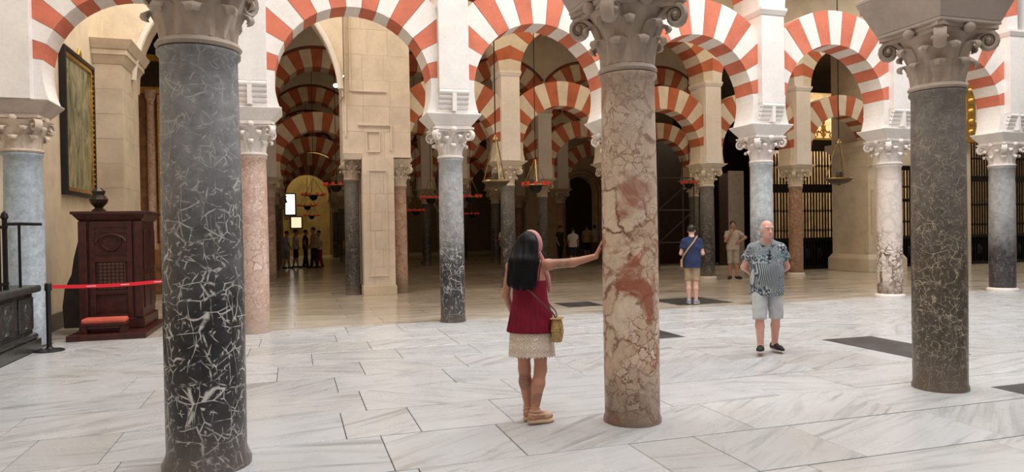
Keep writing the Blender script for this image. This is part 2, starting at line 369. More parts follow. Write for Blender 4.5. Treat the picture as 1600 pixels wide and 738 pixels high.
# ================================================================== COLUMNS AND ARCHES
def leaf_mesh(rb, hl, wl, lean, rc, thick=.018, nu=5):
    """smooth acanthus leaf rising from radius rb, leaning out and curling over at the tip (local +X is outward)"""
    pts = []
    for i in range(6): t = i/5; pts.append((rb+lean*t*t, hl*t))
    x0, z0 = pts[-1]
    for a in (40, 90, 140, 190, 235): pts.append((x0+rc-rc*math.cos(R_(a))+.004, z0+rc*math.sin(R_(a))))
    n = len(pts); m = MB(); top = []; bot = []
    for i, (x, z) in enumerate(pts):
        t = i/(n-1); w = wl*(.86+.3*math.sin(math.pi*min(1, t*1.25)))*(1 if t < .6 else max(.42, 1-(t-.6)*1.25))
        for k in range(nu):
            u = k/(nu-1)*2-1; y = u*w/2; bow = -.22*w*u*u; rib = .011 if k == nu//2 else 0
            top.append((x+bow+rib, y, z-.02*abs(u)*hl)); bot.append((x+bow-thick, y, z-.02*abs(u)*hl))
    fs = []; N = n*nu
    for i in range(n-1):
        for k in range(nu-1):
            a = i*nu+k; fs.append((a, a+1, a+nu+1, a+nu)); fs.append((N+a, N+a+nu, N+a+nu+1, N+a+1))
    for i in range(n-1):
        for k in (0, nu-1): a = i*nu+k; fs.append((a, a+nu, N+a+nu, N+a))
    for k in range(nu-1): a = (n-1)*nu+k; fs.append((a, a+1, N+a+1, N+a))
    return m.add(top+bot, fs)
def volute_mesh(r0, w, h):
    """corner scroll: stalk from the bell to a rolled volute with an eye, facing both sides (local +X is the corner diagonal)"""
    m = MB(); d = w*.635
    sp = []
    for i in range(22):
        a = R_(90-i*30); rr = .088*(1-i/26); sp.append((d-.07+rr*math.cos(a)*.9, 0, h*.78+rr*math.sin(a)-.02))
    path = [(r0*.9, 0, h*.38), (r0*1.02, 0, h*.56), (r0*1.2, 0, h*.74), (d-.13, 0, h*.87)] + sp
    m.tube(path, [.02, .025, .028, .03]+[.03*(1-i/40) for i in range(22)], 6)
    i0 = 0
    m.v = [(x, y*2.1, z) for x, y, z in m.v]
    m.sphere((d-.07, 0, h*.76), (.03, .075, .03), 8, 6)
    return m
def abacus_mesh(w, h0, h1, ins=.055):
    m = MB(); p = []; a = w/2
    for k in range(4):
        c, s = math.cos(k*math.pi/2), math.sin(k*math.pi/2)
        for t in (-.88, -.5, 0, .5, .88):
            x = a-ins*(1-t*t); y = t*a; p.append((x*c-y*s, x*s+y*c))
    m.vprism([(x*.93, y*.93) for x, y in p], h0, (h0+h1)/2); m.vprism(p, (h0+h1)/2, h1); return m
CAPS = {}
def capital_meshes(r, h, w):
    key = (round(r, 3), round(h, 3), round(w, 3))
    if key in CAPS: return CAPS[key]
    bell = MB().lathe([(r*.98, 0), (r*1.06, .0), (r*1.13, .022), (r*1.06, .05), (r*.97, .06), (r*.96, h*.3), (r*1.02, h*.55), (r*1.22, h*.75), (r*1.42, h*.88)], 28)
    d = dict(bell=bell, lower=leaf_mesh(r*.97, h*.30, 2*math.pi*r/8*.84, .045, .034), upper=leaf_mesh(r*.98, h*.56, 2*math.pi*r/8*.76, .07, .036),
             vol=volute_mesh(r, w, h), aba=abacus_mesh(w, h*.87, h), flo=MB().sphere((w*.45, 0, h*.93), (.05, .06, .05), 8, 6))
    CAPS[key] = d; return d
CAPMESH = {}
def capital(parent, r, z, h, w, mat, detail=True, seed=0):
    d = capital_meshes(r, h, w); rg = random.Random(seed)
    layout = [('lower', 'leaf', 8, 0, .06), ('upper', 'leaf', 8, .5, .06), ('vol', 'volute', 4, .5, 0), ('flo', 'flower', 4, 0, 0), ('aba', 'abacus', 1, 0, 0)]
    key = (id(d), mat.name, detail)
    if detail:
        if key not in CAPMESH: CAPMESH[key] = {k: v.mesh('capital_'+k, mat, True, 50) for k, v in d.items()}
        me = CAPMESH[key]
        c = part('capital', me['bell'], None, parent, (0, 0, z))
        for kk, nm, n, off, z0 in layout:
            for i in range(n):
                a = 2*math.pi*(i+off)/n
                o = part(nm, me[kk], None, c, (0, 0, z0), (0, 0, a))
                if nm == 'leaf': o.scale = (1, rg.uniform(.92, 1.08), rg.uniform(.94, 1.05))
        return c
    if key not in CAPMESH:
        m = MB(); m.add(d['bell'].v, d['bell'].f)
        for kk, nm, n, off, z0 in layout:
            for i in range(n):
                i0 = len(m.v); m.add(d[kk].v, d[kk].f); m.xform(Matrix.Translation((0, 0, z0)) @ Matrix.Rotation(2*math.pi*(i+off)/n, 4, 'Z'), i0)
        CAPMESH[key] = m.mesh('capital_joined', mat, True, 50)
    return part('capital', CAPMESH[key], None, parent, (0, 0, z))
SHAFTS = {}
def shaft_mesh(rb, rt, h, mat, base):
    key = (rb, rt, h, mat.name, base)
    if key not in SHAFTS:
        b0 = [(rb+.03, 0), (rb+.032, .04), (rb+.014, .075), (rb, .12)] if base == 'flare' else ([(rb+.012, 0), (rb+.012, .03), (rb, .06)] if base != 'disc' else [(rb, .08), (rb, .12)])
        prof = b0 + [(rb+(rt-rb)*t**1.3+.006*math.sin(math.pi*t), .14+(h-.2)*t) for t in [i/10 for i in range(11)]] + [(rt+.02, h-.04), (rt+.022, h-.015), (rt, h)]
        SHAFTS[key] = MB().lathe(prof, 48 if h > 2 and rb > .15 else 24).mesh('shaft', mat, True, 60)
    return SHAFTS[key]
def column(name, label, x, y, rb, rt, mat, neck=2.85, captop=3.41, imptop=3.57, w=.84, capmat=None, impmat=None, base='ring', detail=True, group=None, seed=0, imp_w=(.64, .95), imp_d=(.60, .80), cat='column'):
    t = thing(name, label, cat, (x, y, 0), 0, group)
    part('shaft', shaft_mesh(rb, rt, neck, mat, base), None, t)
    if base == 'disc':
        part('base_disc', MB().lathe([(rb+.05, 0), (rb+.055, .03), (rb+.05, .06), (rb+.015, .08), (rb+.01, .09)], 40), M_CAPW, t, smooth=True)
    capital(t, rt, neck, captop-neck, w, capmat or M_CAPW, detail, seed)
    a, b = imp_w; c, d = imp_d; hm = captop+(imptop-captop)*.9
    im = MB(); im.box(-a/2, a/2, -c/2, c/2, captop, captop+.03); im.frustum((-a/2, a/2, -c/2, c/2), captop+.03, (-b/2, b/2, -d/2, d/2), hm); im.box(-b/2, b/2, -d/2, d/2, hm, imptop)
    part('impost_block', im, impmat or M_PLASTER, t, bev=.008)
    return t

def wedge(xi, r, R, clip, t0, t1, n=2):
    inn = []; out = []
    for i in range(n+1):
        t = t0+(t1-t0)*i/n; c, s = math.cos(t), math.sin(t); Ro = min(R, clip/max(abs(c), 1e-4))
        inn.append((r*c, r*s)); out.append((Ro*c, Ro*s))
    return inn+out[::-1]
VCACHE = {}
def arch_parts(t, half, cz, r, R, clip, y0, y1, n, a0, spring, detail=True, mats=None):
    """voussoirs alternately red and white between a0 and 180-a0, plain springers below (local origin under the arch centre at floor level)"""
    red, white, plain = mats or (M_RED, M_VWHITE, M_PLASTER)
    key = (round(half, 2), cz, r, R, clip, y0, y1, n, a0, spring, detail)
    if key not in VCACHE:
        L = []; A0 = R_(a0); st = (math.pi-2*A0)/n; rg = random.Random(5)
        if detail:
            for i in range(n):
                g = .002; p = wedge(0, r, R, clip, A0+i*st+g, A0+(i+1)*st-g); dy = rg.uniform(0, .006)
                L.append(('voussoir', MB().prism([(x, z+cz) for x, z in p], y0-dy, y1+dy).mesh('voussoir', red if i % 2 == 0 else white), None))
        else:
            m = MB()
            for i in range(n):
                m.cur = i % 2; m.prism([(x, z+cz) for x, z in wedge(0, r, R, clip, A0+i*st, A0+(i+1)*st)], y0, y1)
            L.append(('voussoir_ring', m.mesh('voussoir_ring', [red, white]), None))
        if spring is not None:
            S = math.asin(max(-.95, (spring-cz)/r))
            for sg in (1, -1):
                inn = [(r*math.cos(S+(A0-S)*i/6), r*math.sin(S+(A0-S)*i/6)) for i in range(7)]
                zt = min(R, clip/math.cos(A0))*math.sin(A0)
                p = inn+[(clip, zt), (clip, inn[0][1])]
                L.append(('springer', MB().prism([(sg*x, z+cz) for x, z in p], y0, y1).mesh('springer', plain), None))
        VCACHE[key] = L
    for nm, me, _ in VCACHE[key]: part(nm, me, None, t)
def pillar(name, label, x, y, z0=3.57, ztop=5.72, w=.52, d=.42, ad=.28, group=None, rolls=True, wide=False):
    """square pillar standing on the impost: roll corbels at its foot, cornice at its head"""
    t = thing(name, label, 'pillar', (x, y, z0), 0, group)
    zr = .40 if rolls else 0
    part('shaft', MB().box(-w/2, w/2, -d, d, zr, ztop-z0), M_PLASTER, t, bev=.006)
    part('core', MB().frustum((-w/2+.01, w/2-.01, -ad, ad), 0, (-w/2+.01, w/2-.01, -d+.02, d-.02), zr+.02), M_PLASTER, t)
    if rolls:
        for sg in (-1, 1):
            for i in range(5):
                z = .045+i*.078; yy = sg*(ad-.035+(d-ad)*(i+.6)/4.6)
                part('roll', MB().tube([(-w/2+.005, yy, z), (w/2-.005, yy, z)], .052, 10), M_PLASTER, t, smooth=True)
            part('band', MB().box(-.035, .035, min(sg*(ad-.02), sg*(d+.012)), max(sg*(ad-.02), sg*(d+.012)), .03, .40), M_PLASTER, t)
    co = MB(); zz = ztop-z0; e = .0
    co.frustum((-w/2-.01, w/2+.01, -d-.01, d+.01), zz, (-w/2-.045, w/2+.045, -d-.045, d+.045), zz+.09); co.box(-w/2-.045, w/2+.045, -d-.045, d+.045, zz+.09, zz+.14)
    part('cornice', co, M_PLASTER, t)
    return t
def upper_arch(label, x0, x1, y, cz=5.86, d=.40, n=13, detail=True, group=None, top=CEIL, R_add=.62, mats=None):
    xc = (x0+x1)/2; half = (x1-x0)/2; r = round(half-.30, 3); R = r+R_add
    t = thing('upper_arch', label, 'arch', (xc, y, 0), 0, group)
    arch_parts(t, half, cz, r, R, half, -d, d, n, 12, cz, detail, mats)
    P = []
    for i in range(25):
        a = math.pi*i/24; c, s = math.cos(a), math.sin(a); Ro = min(R, half/max(abs(c), 1e-4)); P.append((Ro*c, Ro*s+cz))
    e = .0
    ring = [(p, q) for p, q in P]
    m = MB().prism(ring + [(-half, top), (half, top)], -d, d)
    part('spandrel_wall', m, M_VAULT, t)
    # thin dark moulding tracing the extrados
    hc = half-.06; a_ = math.acos(min(1, hc/(R+.03)))
    q = [((R+.03)*math.cos(a), -d-.01, (R+.03)*math.sin(a)+cz) for a in [a_+i*(math.pi-2*a_)/20 for i in range(21)]]
    part('hood_moulding', MB().tube(q, .05, 6), M_HOOD, t, smooth=True)
    return t
M_HOOD = simple('dark_red_moulding', (.16, .04, .025), .7)

# ---- shaft marbles
M_L = vein_marble('black_white_veined_marble', (.012, .012, .014), (.30, .30, .31), (.72, .70, .66), 1.15, 2.35, 3.4, .95, foot=(.17, .14, .125))
M_Rm = vein_marble('brown_black_fossil_marble', (.05, .038, .028), (.23, .205, .185), (.58, .50, .36), 1.3, 2.6, 5.0, .8, foot=(.15, .115, .09), rough_low=.35)
M_Mm = breccia('cream_red_breccia', [(.74, .57, .42), (.60, .43, .30), (.80, .66, .52), (.67, .50, .36)], (.20, .075, .042), (.30, .065, .03), 5.5, .085, foot=(.15, .105, .085), z0=1.6, z1=3.2, plain=(.47, .375, .305), patch_amt=.85)
M_A = breccia('pink_breccia', [(.66, .48, .40), (.56, .38, .31), (.74, .60, .52), (.60, .43, .35)], (.36, .20, .15), (.42, .24, .18), 9, .07, foot=(.42, .32, .26), patch_amt=.35)
M_B = vein_marble('grey_black_marble_b', (.022, .022, .024), (.42, .42, .43), (.68, .66, .62), .95, 2.0, 3.0, .9, foot=(.12, .095, .085))
M_D = vein_marble('blue_grey_marble_d', (.022, .024, .027), (.50, .53, .55), (.75, .74, .72), 1.0, 1.9, 3.0, .8)
M_E = breccia('white_brown_breccia', [(.78, .68, .60), (.68, .57, .48), (.84, .76, .70)], (.10, .058, .04), (.24, .13, .075), 4.2, .15, foot=(.15, .09, .06), z0=1.0, z1=1.45, plain=(.72, .63, .58), patch_amt=.75)
M_F = vein_marble('grey_black_marble_f', (.025, .022, .024), (.40, .395, .40), (.45, .44, .42), .8, 1.9, 3.0, .3, foot=(.06, .05, .05))
M_Z = vein_marble('pale_blue_marble', (.33, .38, .43), (.40, .46, .51), (.60, .62, .63), .6, 2.4, 2.6, .5, foot=(.34, .33, .33))
M_3D = vein_marble('dim_black_marble', (.03, .028, .028), (.20, .19, .18), (.5, .48, .44), 1.2, 2.6, 3.2, .6)
M_3R = breccia('rust_breccia', [(.40, .25, .17), (.33, .19, .12), (.50, .36, .27)], (.20, .09, .05), (.25, .11, .06), 8, .08, foot=(.2, .14, .1), patch_amt=.5)
M_3P = breccia('rose_breccia', [(.58, .44, .36), (.50, .35, .27), (.66, .53, .45)], (.33, .17, .11), (.36, .2, .14), 7, .08, foot=(.2, .15, .12), patch_amt=.5)

# ---- first row: the three columns nearest the viewer
Y1 = ROW[1]; IW = dict(imp_w=(.74, 1.0), imp_d=(.74, 1.0), capmat=M_CAPG, impmat=M_IMPG, neck=2.88, captop=3.45, imptop=3.85, w=.76)
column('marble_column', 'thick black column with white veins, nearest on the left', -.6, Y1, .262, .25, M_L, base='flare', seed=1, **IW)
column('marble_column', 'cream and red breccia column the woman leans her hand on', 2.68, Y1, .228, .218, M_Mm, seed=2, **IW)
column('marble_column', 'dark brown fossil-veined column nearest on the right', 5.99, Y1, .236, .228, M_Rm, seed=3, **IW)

# ---- second row: the bright striped arcade
Y2 = ROW[2]; X2 = [-3.83, -.61, 2.66, 5.85, 9.06, 12.29, 15.53, 18.78]
spec2 = [('pale blue-grey column against the wall beside the chapel rail', M_Z, .27, .262, 'ring'),
         ('slim pink breccia column behind the nearest black column', M_A, .225, .215, 'ring'),
         ('grey and black column standing free left of the woman', M_B, .215, .205, 'ring'),
         ('arcade column mostly hidden behind the breccia column', M_3P, .215, .205, 'ring'),
         ('blue-grey column with dark foot behind the man in shorts', M_D, .22, .212, 'ring'),
         ('white breccia column with brown blotches on a pale base disc', M_E, .25, .24, 'disc'),
         ('grey column with black lower half at the right edge', M_F, .265, .25, 'disc')]
M_CAPT = masonry('tan_capital_stone', (.64, .52, .42), .22)
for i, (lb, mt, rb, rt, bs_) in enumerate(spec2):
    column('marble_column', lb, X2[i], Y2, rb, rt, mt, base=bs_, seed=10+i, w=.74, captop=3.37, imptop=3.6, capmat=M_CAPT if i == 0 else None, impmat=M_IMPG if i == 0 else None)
pl2 = ['white plaster pillar above the pale blue-grey wall column', 'white plaster pillar above the slim pink column', 'white plaster pillar above the free grey and black column',
       'white plaster pillar above the column hidden by breccia', 'white plaster pillar above the blue-grey column behind the man', 'white plaster pillar above the white and brown breccia column',
       'white plaster pillar above the grey column at right edge']
for i, lb in enumerate(pl2): pillar('arcade_pillar', lb, X2[i], Y2, z0=3.6, rolls=i > 0)
struct('wall_arcade_start', MB().box(-4.3, -4.02, Y2-.62, Y2-.2, 3.6, 12.8), M_CREAM, 'rough tan stone beside the first arcade pillar')
ar2 = ['striped horseshoe arch at far left above the confessional', 'striped horseshoe arch framing the masonry pier', 'striped horseshoe arch above the woman in red',
       'striped horseshoe arch just right of the breccia column', 'striped horseshoe arch with the brass bowl lamp on the right', 'striped horseshoe arch half hidden by the right brown column']
for i, lb in enumerate(ar2):
    x0, x1 = X2[i], X2[i+1]; xc, half = (x0+x1)/2, round((x1-x0)/2, 2)
    t = thing('horseshoe_arch', lb, 'arch', (xc, Y2, 0), 0, 'striped arches of the bright arcade')
    arch_parts(t, half, 4.04, round(half-.375, 3), 1.93, round(half-.255, 3), -.28, .28, 15, 7, 3.6)
up2 = ['upper arch over the far left striped arch', 'upper arch over the arch framing the masonry pier', 'upper arch over the arch above the woman',
       'upper arch over the arch right of breccia column', 'upper arch over the brass bowl lamp arch', 'upper arch over the right brown column']
for i, lb in enumerate(up2): upper_arch(lb, X2[i], X2[i+1], Y2, top=12.8)
struct('wall_arcade_end', MB().box(15.8, 34, Y2-.35, Y2+.35, 5.9, 12.8), M_PLASTER, 'plaster wall over the right end of the arcade')

# ---- third row
Y3 = ROW[3]; X3 = [2.56, 5.66, 8.78, 11.93, 15.12, 18.3]
sp3 = [None, ('dark grey column under the second arcade behind the woman', M_3D, .2, .19), ('second-arcade column behind the breccia column', M_3R, .2, .19),
       ('dark column beside the standing man with folded arm', M_3D, .215, .2), ('rust brown column in front of the tall grille', M_3R, .21, .2)]
for i in range(1, 5):
    lb, mt, rb, rt = sp3[i]
    column('marble_column', lb, X3[i], Y3, rb, rt, mt, neck=2.78, captop=3.3, imptop=3.45, w=.70, capmat=M_CREAM2, impmat=M_CREAM2, base='disc' if i > 2 else 'ring', seed=30+i)
lab3 = ['striped arch beside the masonry pier in the second arcade', 'striped second-arcade arch over the ring lamp', 'striped second-arcade arch behind the breccia column',
        'striped second-arcade arch over the standing man', 'striped second-arcade arch over the tall grille']
plb3 = ['', 'cream pillar over the dark grey second-arcade column', 'cream pillar of the second arcade behind the breccia column', 'cream pillar over the dark column beside standing man', 'cream pillar over the rust brown column']
M_RED3 = masonry('shaded_red_brick', (.50, .145, .07), .18)  # darker copy of the red brick, with the hall's shade in its colour
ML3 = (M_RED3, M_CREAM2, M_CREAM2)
for i in range(5):
    x0, x1 = X3[i], X3[i+1]; xc, half = (x0+x1)/2, round((x1-x0)/2, 2)
    t = thing('horseshoe_arch', lab3[i], 'arch', (xc, Y3, 0), 0, 'striped arches of the second arcade')
    arch_parts(t, half, 3.82, round(half-.375, 3), 1.86, round(half-.255, 3), -.28, .28, 15, 7, 3.45, mats=ML3)
    upper_arch('upper arch above the '+lab3[i].replace(' in the second arcade', ''), x0, x1, Y3, mats=ML3)
    if i: pillar('arcade_pillar', plb3[i], X3[i], Y3, z0=3.45, rolls=False)

# ---- deeper rows in the dim hall
def far_row(y, xs, shaft_mats, det, rn):
    ro = {4: 'third', 5: 'fourth', 6: 'fifth', 7: 'sixth'}[rn]; od = ['leftmost', 'second from left', 'third from left', 'fourth from left', 'fifth from left', 'sixth from left']
    for i, x in enumerate(xs):
        column('marble_column', 'dim marble column, %s in the %s arcade from the front' % (od[i], ro), x, y, .2, .19, shaft_mats[i % len(shaft_mats)], neck=2.78, captop=3.3, imptop=3.45, w=.70,
               capmat=M_CREAM, impmat=M_CREAM, base='ring', detail=False, group='columns deep in the hall')
        pillar('arcade_pillar', 'dim cream pillar above a column, %s in the %s arcade' % (od[i], ro), x, y, z0=3.45, rolls=False, group='pillars deep in the hall')
    for i, (x0, x1) in enumerate(zip(xs[:-1], xs[1:])):
        xc, half = (x0+x1)/2, round((x1-x0)/2, 2)
        t = thing('horseshoe_arch', 'dim striped lower arch, %s in the %s arcade' % (od[i], ro), 'arch', (xc, y, 0), 0, 'striped arches deep in the hall')
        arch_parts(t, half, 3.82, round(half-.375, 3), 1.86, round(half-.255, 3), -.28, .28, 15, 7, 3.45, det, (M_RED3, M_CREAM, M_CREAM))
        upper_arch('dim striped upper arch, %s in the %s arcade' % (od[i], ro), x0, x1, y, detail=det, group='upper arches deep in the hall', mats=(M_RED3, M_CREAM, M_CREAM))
mm = [M_3P, M_3D, M_3R, M_3D]
far_row(ROW[4], [-.75+3.25*k for k in range(6)], mm, True, 4)
far_row(ROW[5], [-.75+3.25*k for k in range(6)], mm[1:], True, 5)
far_row(ROW[6], [-.75+3.25*k for k in range(5)], mm[2:], False, 6)
far_row(ROW[7], [-.75+3.25*k for k in range(4)], mm, False, 7)
# ================================================================== PIERS, WALLS AND CHAPELS
def ashlar(t, x0, x1, y0, y1, z0, z1, ch, mat, seed, nx=2):
    """courses of squared blocks with recessed joints around a core"""
    rg = random.Random(seed); g = .004
    part('core', MB().box(x0+.02, x1-.02, y0+.02, y1-.02, z0, z1), mat, t)
    n = max(1, round((z1-z0)/ch)); h = (z1-z0)/n
    for i in range(n):
        if nx == 1: cuts = [x0, x1]
        else:
            k = .5+(.14 if i % 2 else -.14)+rg.uniform(-.05, .05); cuts = [x0, x0+(x1-x0)*k, x1]
            if nx == 3: cuts = [x0, x0+(x1-x0)*rg.uniform(.26, .38), x0+(x1-x0)*rg.uniform(.6, .74), x1]
        for a, b in zip(cuts[:-1], cuts[1:]):
            dy = rg.uniform(0, .006)
            part('block', MB().box(a+g/2, b-g/2, y0-dy, y1+dy, z0+i*h+g/2, z0+(i+1)*h-g/2), mat, t)
t = thing('masonry_pier', 'tall cream stone pier with moulded panels behind the pink column', 'pier', (0, 0, 0))
ashlar(t, 1.67, 2.45, 17.9, 18.95, .24, 3.46, .46, M_PIER, 1)
ashlar(t, 1.22, 2.9, 18.0, 19.2, 3.46, 9.2, .62, M_PIER, 2, 3)
part('plinth', MB().box(1.64, 2.48, 17.86, 18.98, 0, .24), M_CREAM, t, bev=.01)
mo = [(1.80, 1.83, .5, 3.1), (2.24, 2.27, .5, 3.1), (1.80, 2.27, .47, .5), (1.80, 2.27, 3.1, 3.13)]
for a, b, c, d in mo: part('panel_moulding', MB().box(a, b, 17.87, 17.9, c, d), M_PIER, t, bev=.006)
for a, b, c, d in [(1.58, 2.42, 4.24, 4.29), (2.38, 2.43, 3.62, 4.26), (1.78, 2.12, 4.08, 4.11), (1.78, 1.81, 3.6, 4.1), (2.10, 2.13, 3.6, 4.1), (1.78, 2.13, 3.58, 3.61), (1.27, 1.31, 3.95, 7.3), (1.40, 1.43, 5.1, 7.3), (1.43, 2.3, 5.08, 5.12)]:
    part('panel_moulding', MB().box(a, b, 17.95, 18.0, c, d), M_PIER, t, bev=.008)
ca = MB().frustum((1.24, 1.66, 17.98, 19.0), 3.40, (1.2, 1.68, 17.93, 19.05), 3.56); part('cap_moulding', ca, M_PIER, t, bev=.01)
column('marble_column', 'slender black column attached to the left of the masonry pier', 1.44, 18.42, .185, .175, M_3D, neck=2.9, captop=3.4, imptop=3.5, w=.5, capmat=M_CAPG, impmat=M_CREAM2, detail=False, imp_w=(.46, .5), imp_d=(.46, .5))
column('marble_column', 'slender mottled rose column attached right of the masonry pier', 2.66, 18.4, .17, .162, M_3P, neck=2.75, captop=3.3, imptop=3.45, w=.6, capmat=M_CREAM2, impmat=M_CREAM2, detail=False, imp_w=(.5, .6), imp_d=(.5, .6))
# great transverse arch left of the pier, resting on the pilaster by the painting
ga = MB(); cx, rx, rz, zs = -1.1, 2.3, 2.7, 4.9; N = 24
for i in range(N):
    a0, a1 = math.pi*i/N, math.pi*(i+1)/N
    p0, p1 = (cx+rx*math.cos(a0), zs+rz*math.sin(a0)), (cx+rx*math.cos(a1), zs+rz*math.sin(a1))
    ga.prism([p0, (p0[0], CEIL), (p1[0], CEIL), p1], 17.75, 18.6)
ga.box(XW, cx-rx, 17.75, 18.6, 5.72, CEIL); ga.box(cx+rx, 1.24, 17.75, 18.6, zs, CEIL)
struct('wall_great_arch', ga, M_CREAM2, 'plaster wall with one wide arch between pilaster and pier')
ed = MB().tube([(cx+(rx-.02)*math.cos(R_(4+i*172/30)), 17.74, zs+(rz-.02)*math.sin(R_(4+i*172/30))) for i in range(31)], .07, 8)
struct('trim_1', ed, M_PLASTER, 'white moulded edge of the wide arch')
t = thing('stone_pilaster', 'cream stone pilaster with moulded cornice right of the painting', 'pilaster')
ashlar(t, XW, -3.4, 16.8, 18.44, 0, 5.22, .52, M_CREAM2, 5, 1)
co = MB().frustum((XW, -3.39, 16.79, 18.45), 5.22, (XW, -3.3, 16.7, 18.54), 5.4); co.box(XW, -3.28, 16.68, 18.56, 5.4, 5.52); co.frustum((XW, -3.26, 16.66, 18.58), 5.52, (XW, -3.16, 16.56, 18.62), 5.72)
part('cornice', co, M_CREAM2, t, bev=.012)

# painting on the left wall
def canvas_mat():
    m, nt, bs = newmat('painted_canvas'); v = objco(nt)
    n1 = noise(nt, NN(nt, 'ShaderNodeMapping', {0: v, 3: (1, 1.6, .7)}).outputs[0], 2.2, 5, .6, 1.2); n2 = noise(nt, v, 5, 6, .65, .6)
    c = ramp(nt, n1, [(.3, (.035, .035, .02)), (.45, (.17, .19, .11)), (.56, (.36, .35, .20)), (.66, (.52, .40, .24)), (.78, (.16, .19, .15))])
    c = mix(nt, .5, c, ramp(nt, n2, [(.35, g3(.35)), (.65, g3(1))]), 'MULTIPLY')
    nt.links.new(c, bs.inputs['Base Color']); bs.inputs['Roughness'].default_value = .3; return m
t = thing('framed_painting', 'tall dark oil painting in a black and gold frame on the wall', 'painting', (XW, 15.5, 2.36))
hy, hz = 1.0, 2.7
part('canvas', MB().box(.03, .05, -hy+.1, hy-.1, .1, hz-.1), canvas_mat(), t)
for nm, w0, w1, d, mt in (('outer_frame', 0, .075, .11, M_BLACK), ('gilt_frame', .075, .15, .085, M_GOLD)):
    for a in ((-hy+w0, -hy+w1, w0, hz-w0), (hy-w1, hy-w0, w0, hz-w0), (-hy+w1, hy-w1, w0, w1), (-hy+w1, hy-w1, hz-w1, hz-w0)):
        part(nm, MB().box(0, d, a[0], a[1], a[2], a[3]), mt, t, bev=.008)
for i in range(24):
    part('gilt_bead', MB().sphere((.09, hy-.11, .2+i*.1), .022, 6, 4), M_GOLD, t)
part('carved_crest', MB().tube([(.08, -.12, hz), (.08, -.05, hz+.08), (.08, 0, hz+.13), (.08, .05, hz+.08), (.08, .12, hz)], .03, 6), M_GOLD, t, smooth=True)

# gilded altarpiece seen beyond the wide arch
t = thing('altarpiece', 'gilded wooden altarpiece with dark panels beyond the pilaster', 'altarpiece', (-3.0, 21.3, 0))
part('backing', MB().box(-.95, .95, 0, .3, 0, 7.6), M_WOODB, t)
for x, mt in ((-.62, M_3P), (.62, M_3P)):
    c = part('pink_column', MB().lathe([(.14, 1.2), (.14, 1.3), (.1, 1.36), (.105, 3.5), (.09, 5.2), (.13, 5.3), (.17, 5.5)], 20, (x, -.1, 0)), mt, t, smooth=True)
    part('pedestal', MB().box(x-.2, x+.2, -.28, .0, 0, 1.2), M_WOODB, t, bev=.01)
for x0, x1, z0, z1, mt in ((-.4, .4, 1.5, 5.3, M_WOODD), (-.95, .95, 5.6, 6.3, M_WOODD), (-.9, .9, 6.5, 7.6, M_BLACK), (-.34, .34, .25, 1.1, M_WOODD)):
    part('dark_panel', MB().box(x0, x1, -.06, .02, z0, z1), mt, t, bev=.01)
for x0, x1, z0, z1 in ((-.46, -.4, 1.4, 5.4), (.4, .46, 1.4, 5.4), (-.95, .95, 5.42, 5.6), (-.95, .95, 6.3, 6.48), (-.95, .95, 1.2, 1.36)):
    part('gilt_moulding', MB().box(x0, x1, -.14, .02, z0, z1), M_GOLD, t, bev=.012)
for i in range(6): part('iron_bar', MB().tube([(-.3+i*.12, -.09, 1.6), (-.3+i*.12, -.09, 5.2)], .015, 6), M_BRASS, t)

# confessional on its platform, with a kneeler in front
t = thing('confessional', 'dark red wooden confessional with carved panel and lattice window', 'confessional', (-2.82, 12.85, 0))
part('platform', MB().box(-.5, .6, -.62, 1.3, 0, .09), M_WOOD, t, bev=.012)
part('body', MB().box(-.44, .44, .04, 1.15, .09, 1.86), M_WOOD, t)
part('plinth', MB().box(-.48, .48, -.0, 1.2, .09, .27), M_WOOD, t, bev=.015)
for x in (-.40, .40): part('corner_post', MB().box(x-.06, x+.06, -.02, .06, .27, 1.84), M_WOOD, t, bev=.01)
for x in (-.27, .27): part('inner_stile', MB().box(x-.04, x+.04, -.0, .06, .27, 1.84), M_WOOD, t, bev=.008)
for z0, z1 in ((1.18, 1.25), (1.74, 1.84), (.66, .72), (.27, .33)): part('rail', MB().box(-.24, .24, 0, .05, z0, z1), M_WOOD, t, bev=.006)
part('carved_panel', MB().box(-.3, .3, .015, .05, 1.25, 1.74), M_WOOD, t)
for sg in (-1, 1):
    part('carved_scroll', MB().tube([(sg*(.22*math.cos(a)*(1-a/9)), -.005, 1.5+.13*math.sin(a)) for a in [i*.35 for i in range(15)]], .018, 6), M_WOOD, t, smooth=True)
    part('raised_moulding', MB().box(sg*.15-.09, sg*.15+.09, -.005, .03, 1.66, 1.69), M_WOOD, t); part('raised_moulding', MB().box(sg*.15-.09, sg*.15+.09, -.005, .03, 1.30, 1.33), M_WOOD, t)
lw = part('lattice_window', MB().box(-.2, .2, .02, .045, .74, 1.17), simple('lattice_brown', (.16, .07, .04), .5), t)
for i in range(7):
    part('lattice_strip', MB().box(-.19+i*.06, -.175+i*.06, .005, .025, .74, 1.17), M_WOODD, lw)
    part('lattice_strip', MB().box(-.2, .2, .005, .025, .77+i*.058, .782+i*.058), M_WOODD, lw)
co = MB().frustum((-.45, .45, .03, 1.16), 1.84, (-.53, .53, -.07, 1.26), 1.95); co.box(-.55, .55, -.09, 1.28, 1.95, 2.0); part('cornice', co, M_WOOD, t, bev=.008)
for y0 in (.18, .68):
    for z0, z1 in ((.4, .95), (1.05, 1.7)): part('side_panel', MB().box(.44, .465, y0, y0+.4, z0, z1), M_WOOD, t, bev=.012)
wg = [(-.44, .1), (-.78, .1), (-.80, .45), (-.76, .75), (-.66, .98), (-.62, 1.25), (-.56, 1.5), (-.5, 1.72), (-.44, 1.8)]
part('curved_wing', MB().prism(wg, .35, .42), M_WOODD, t, bev=.01)
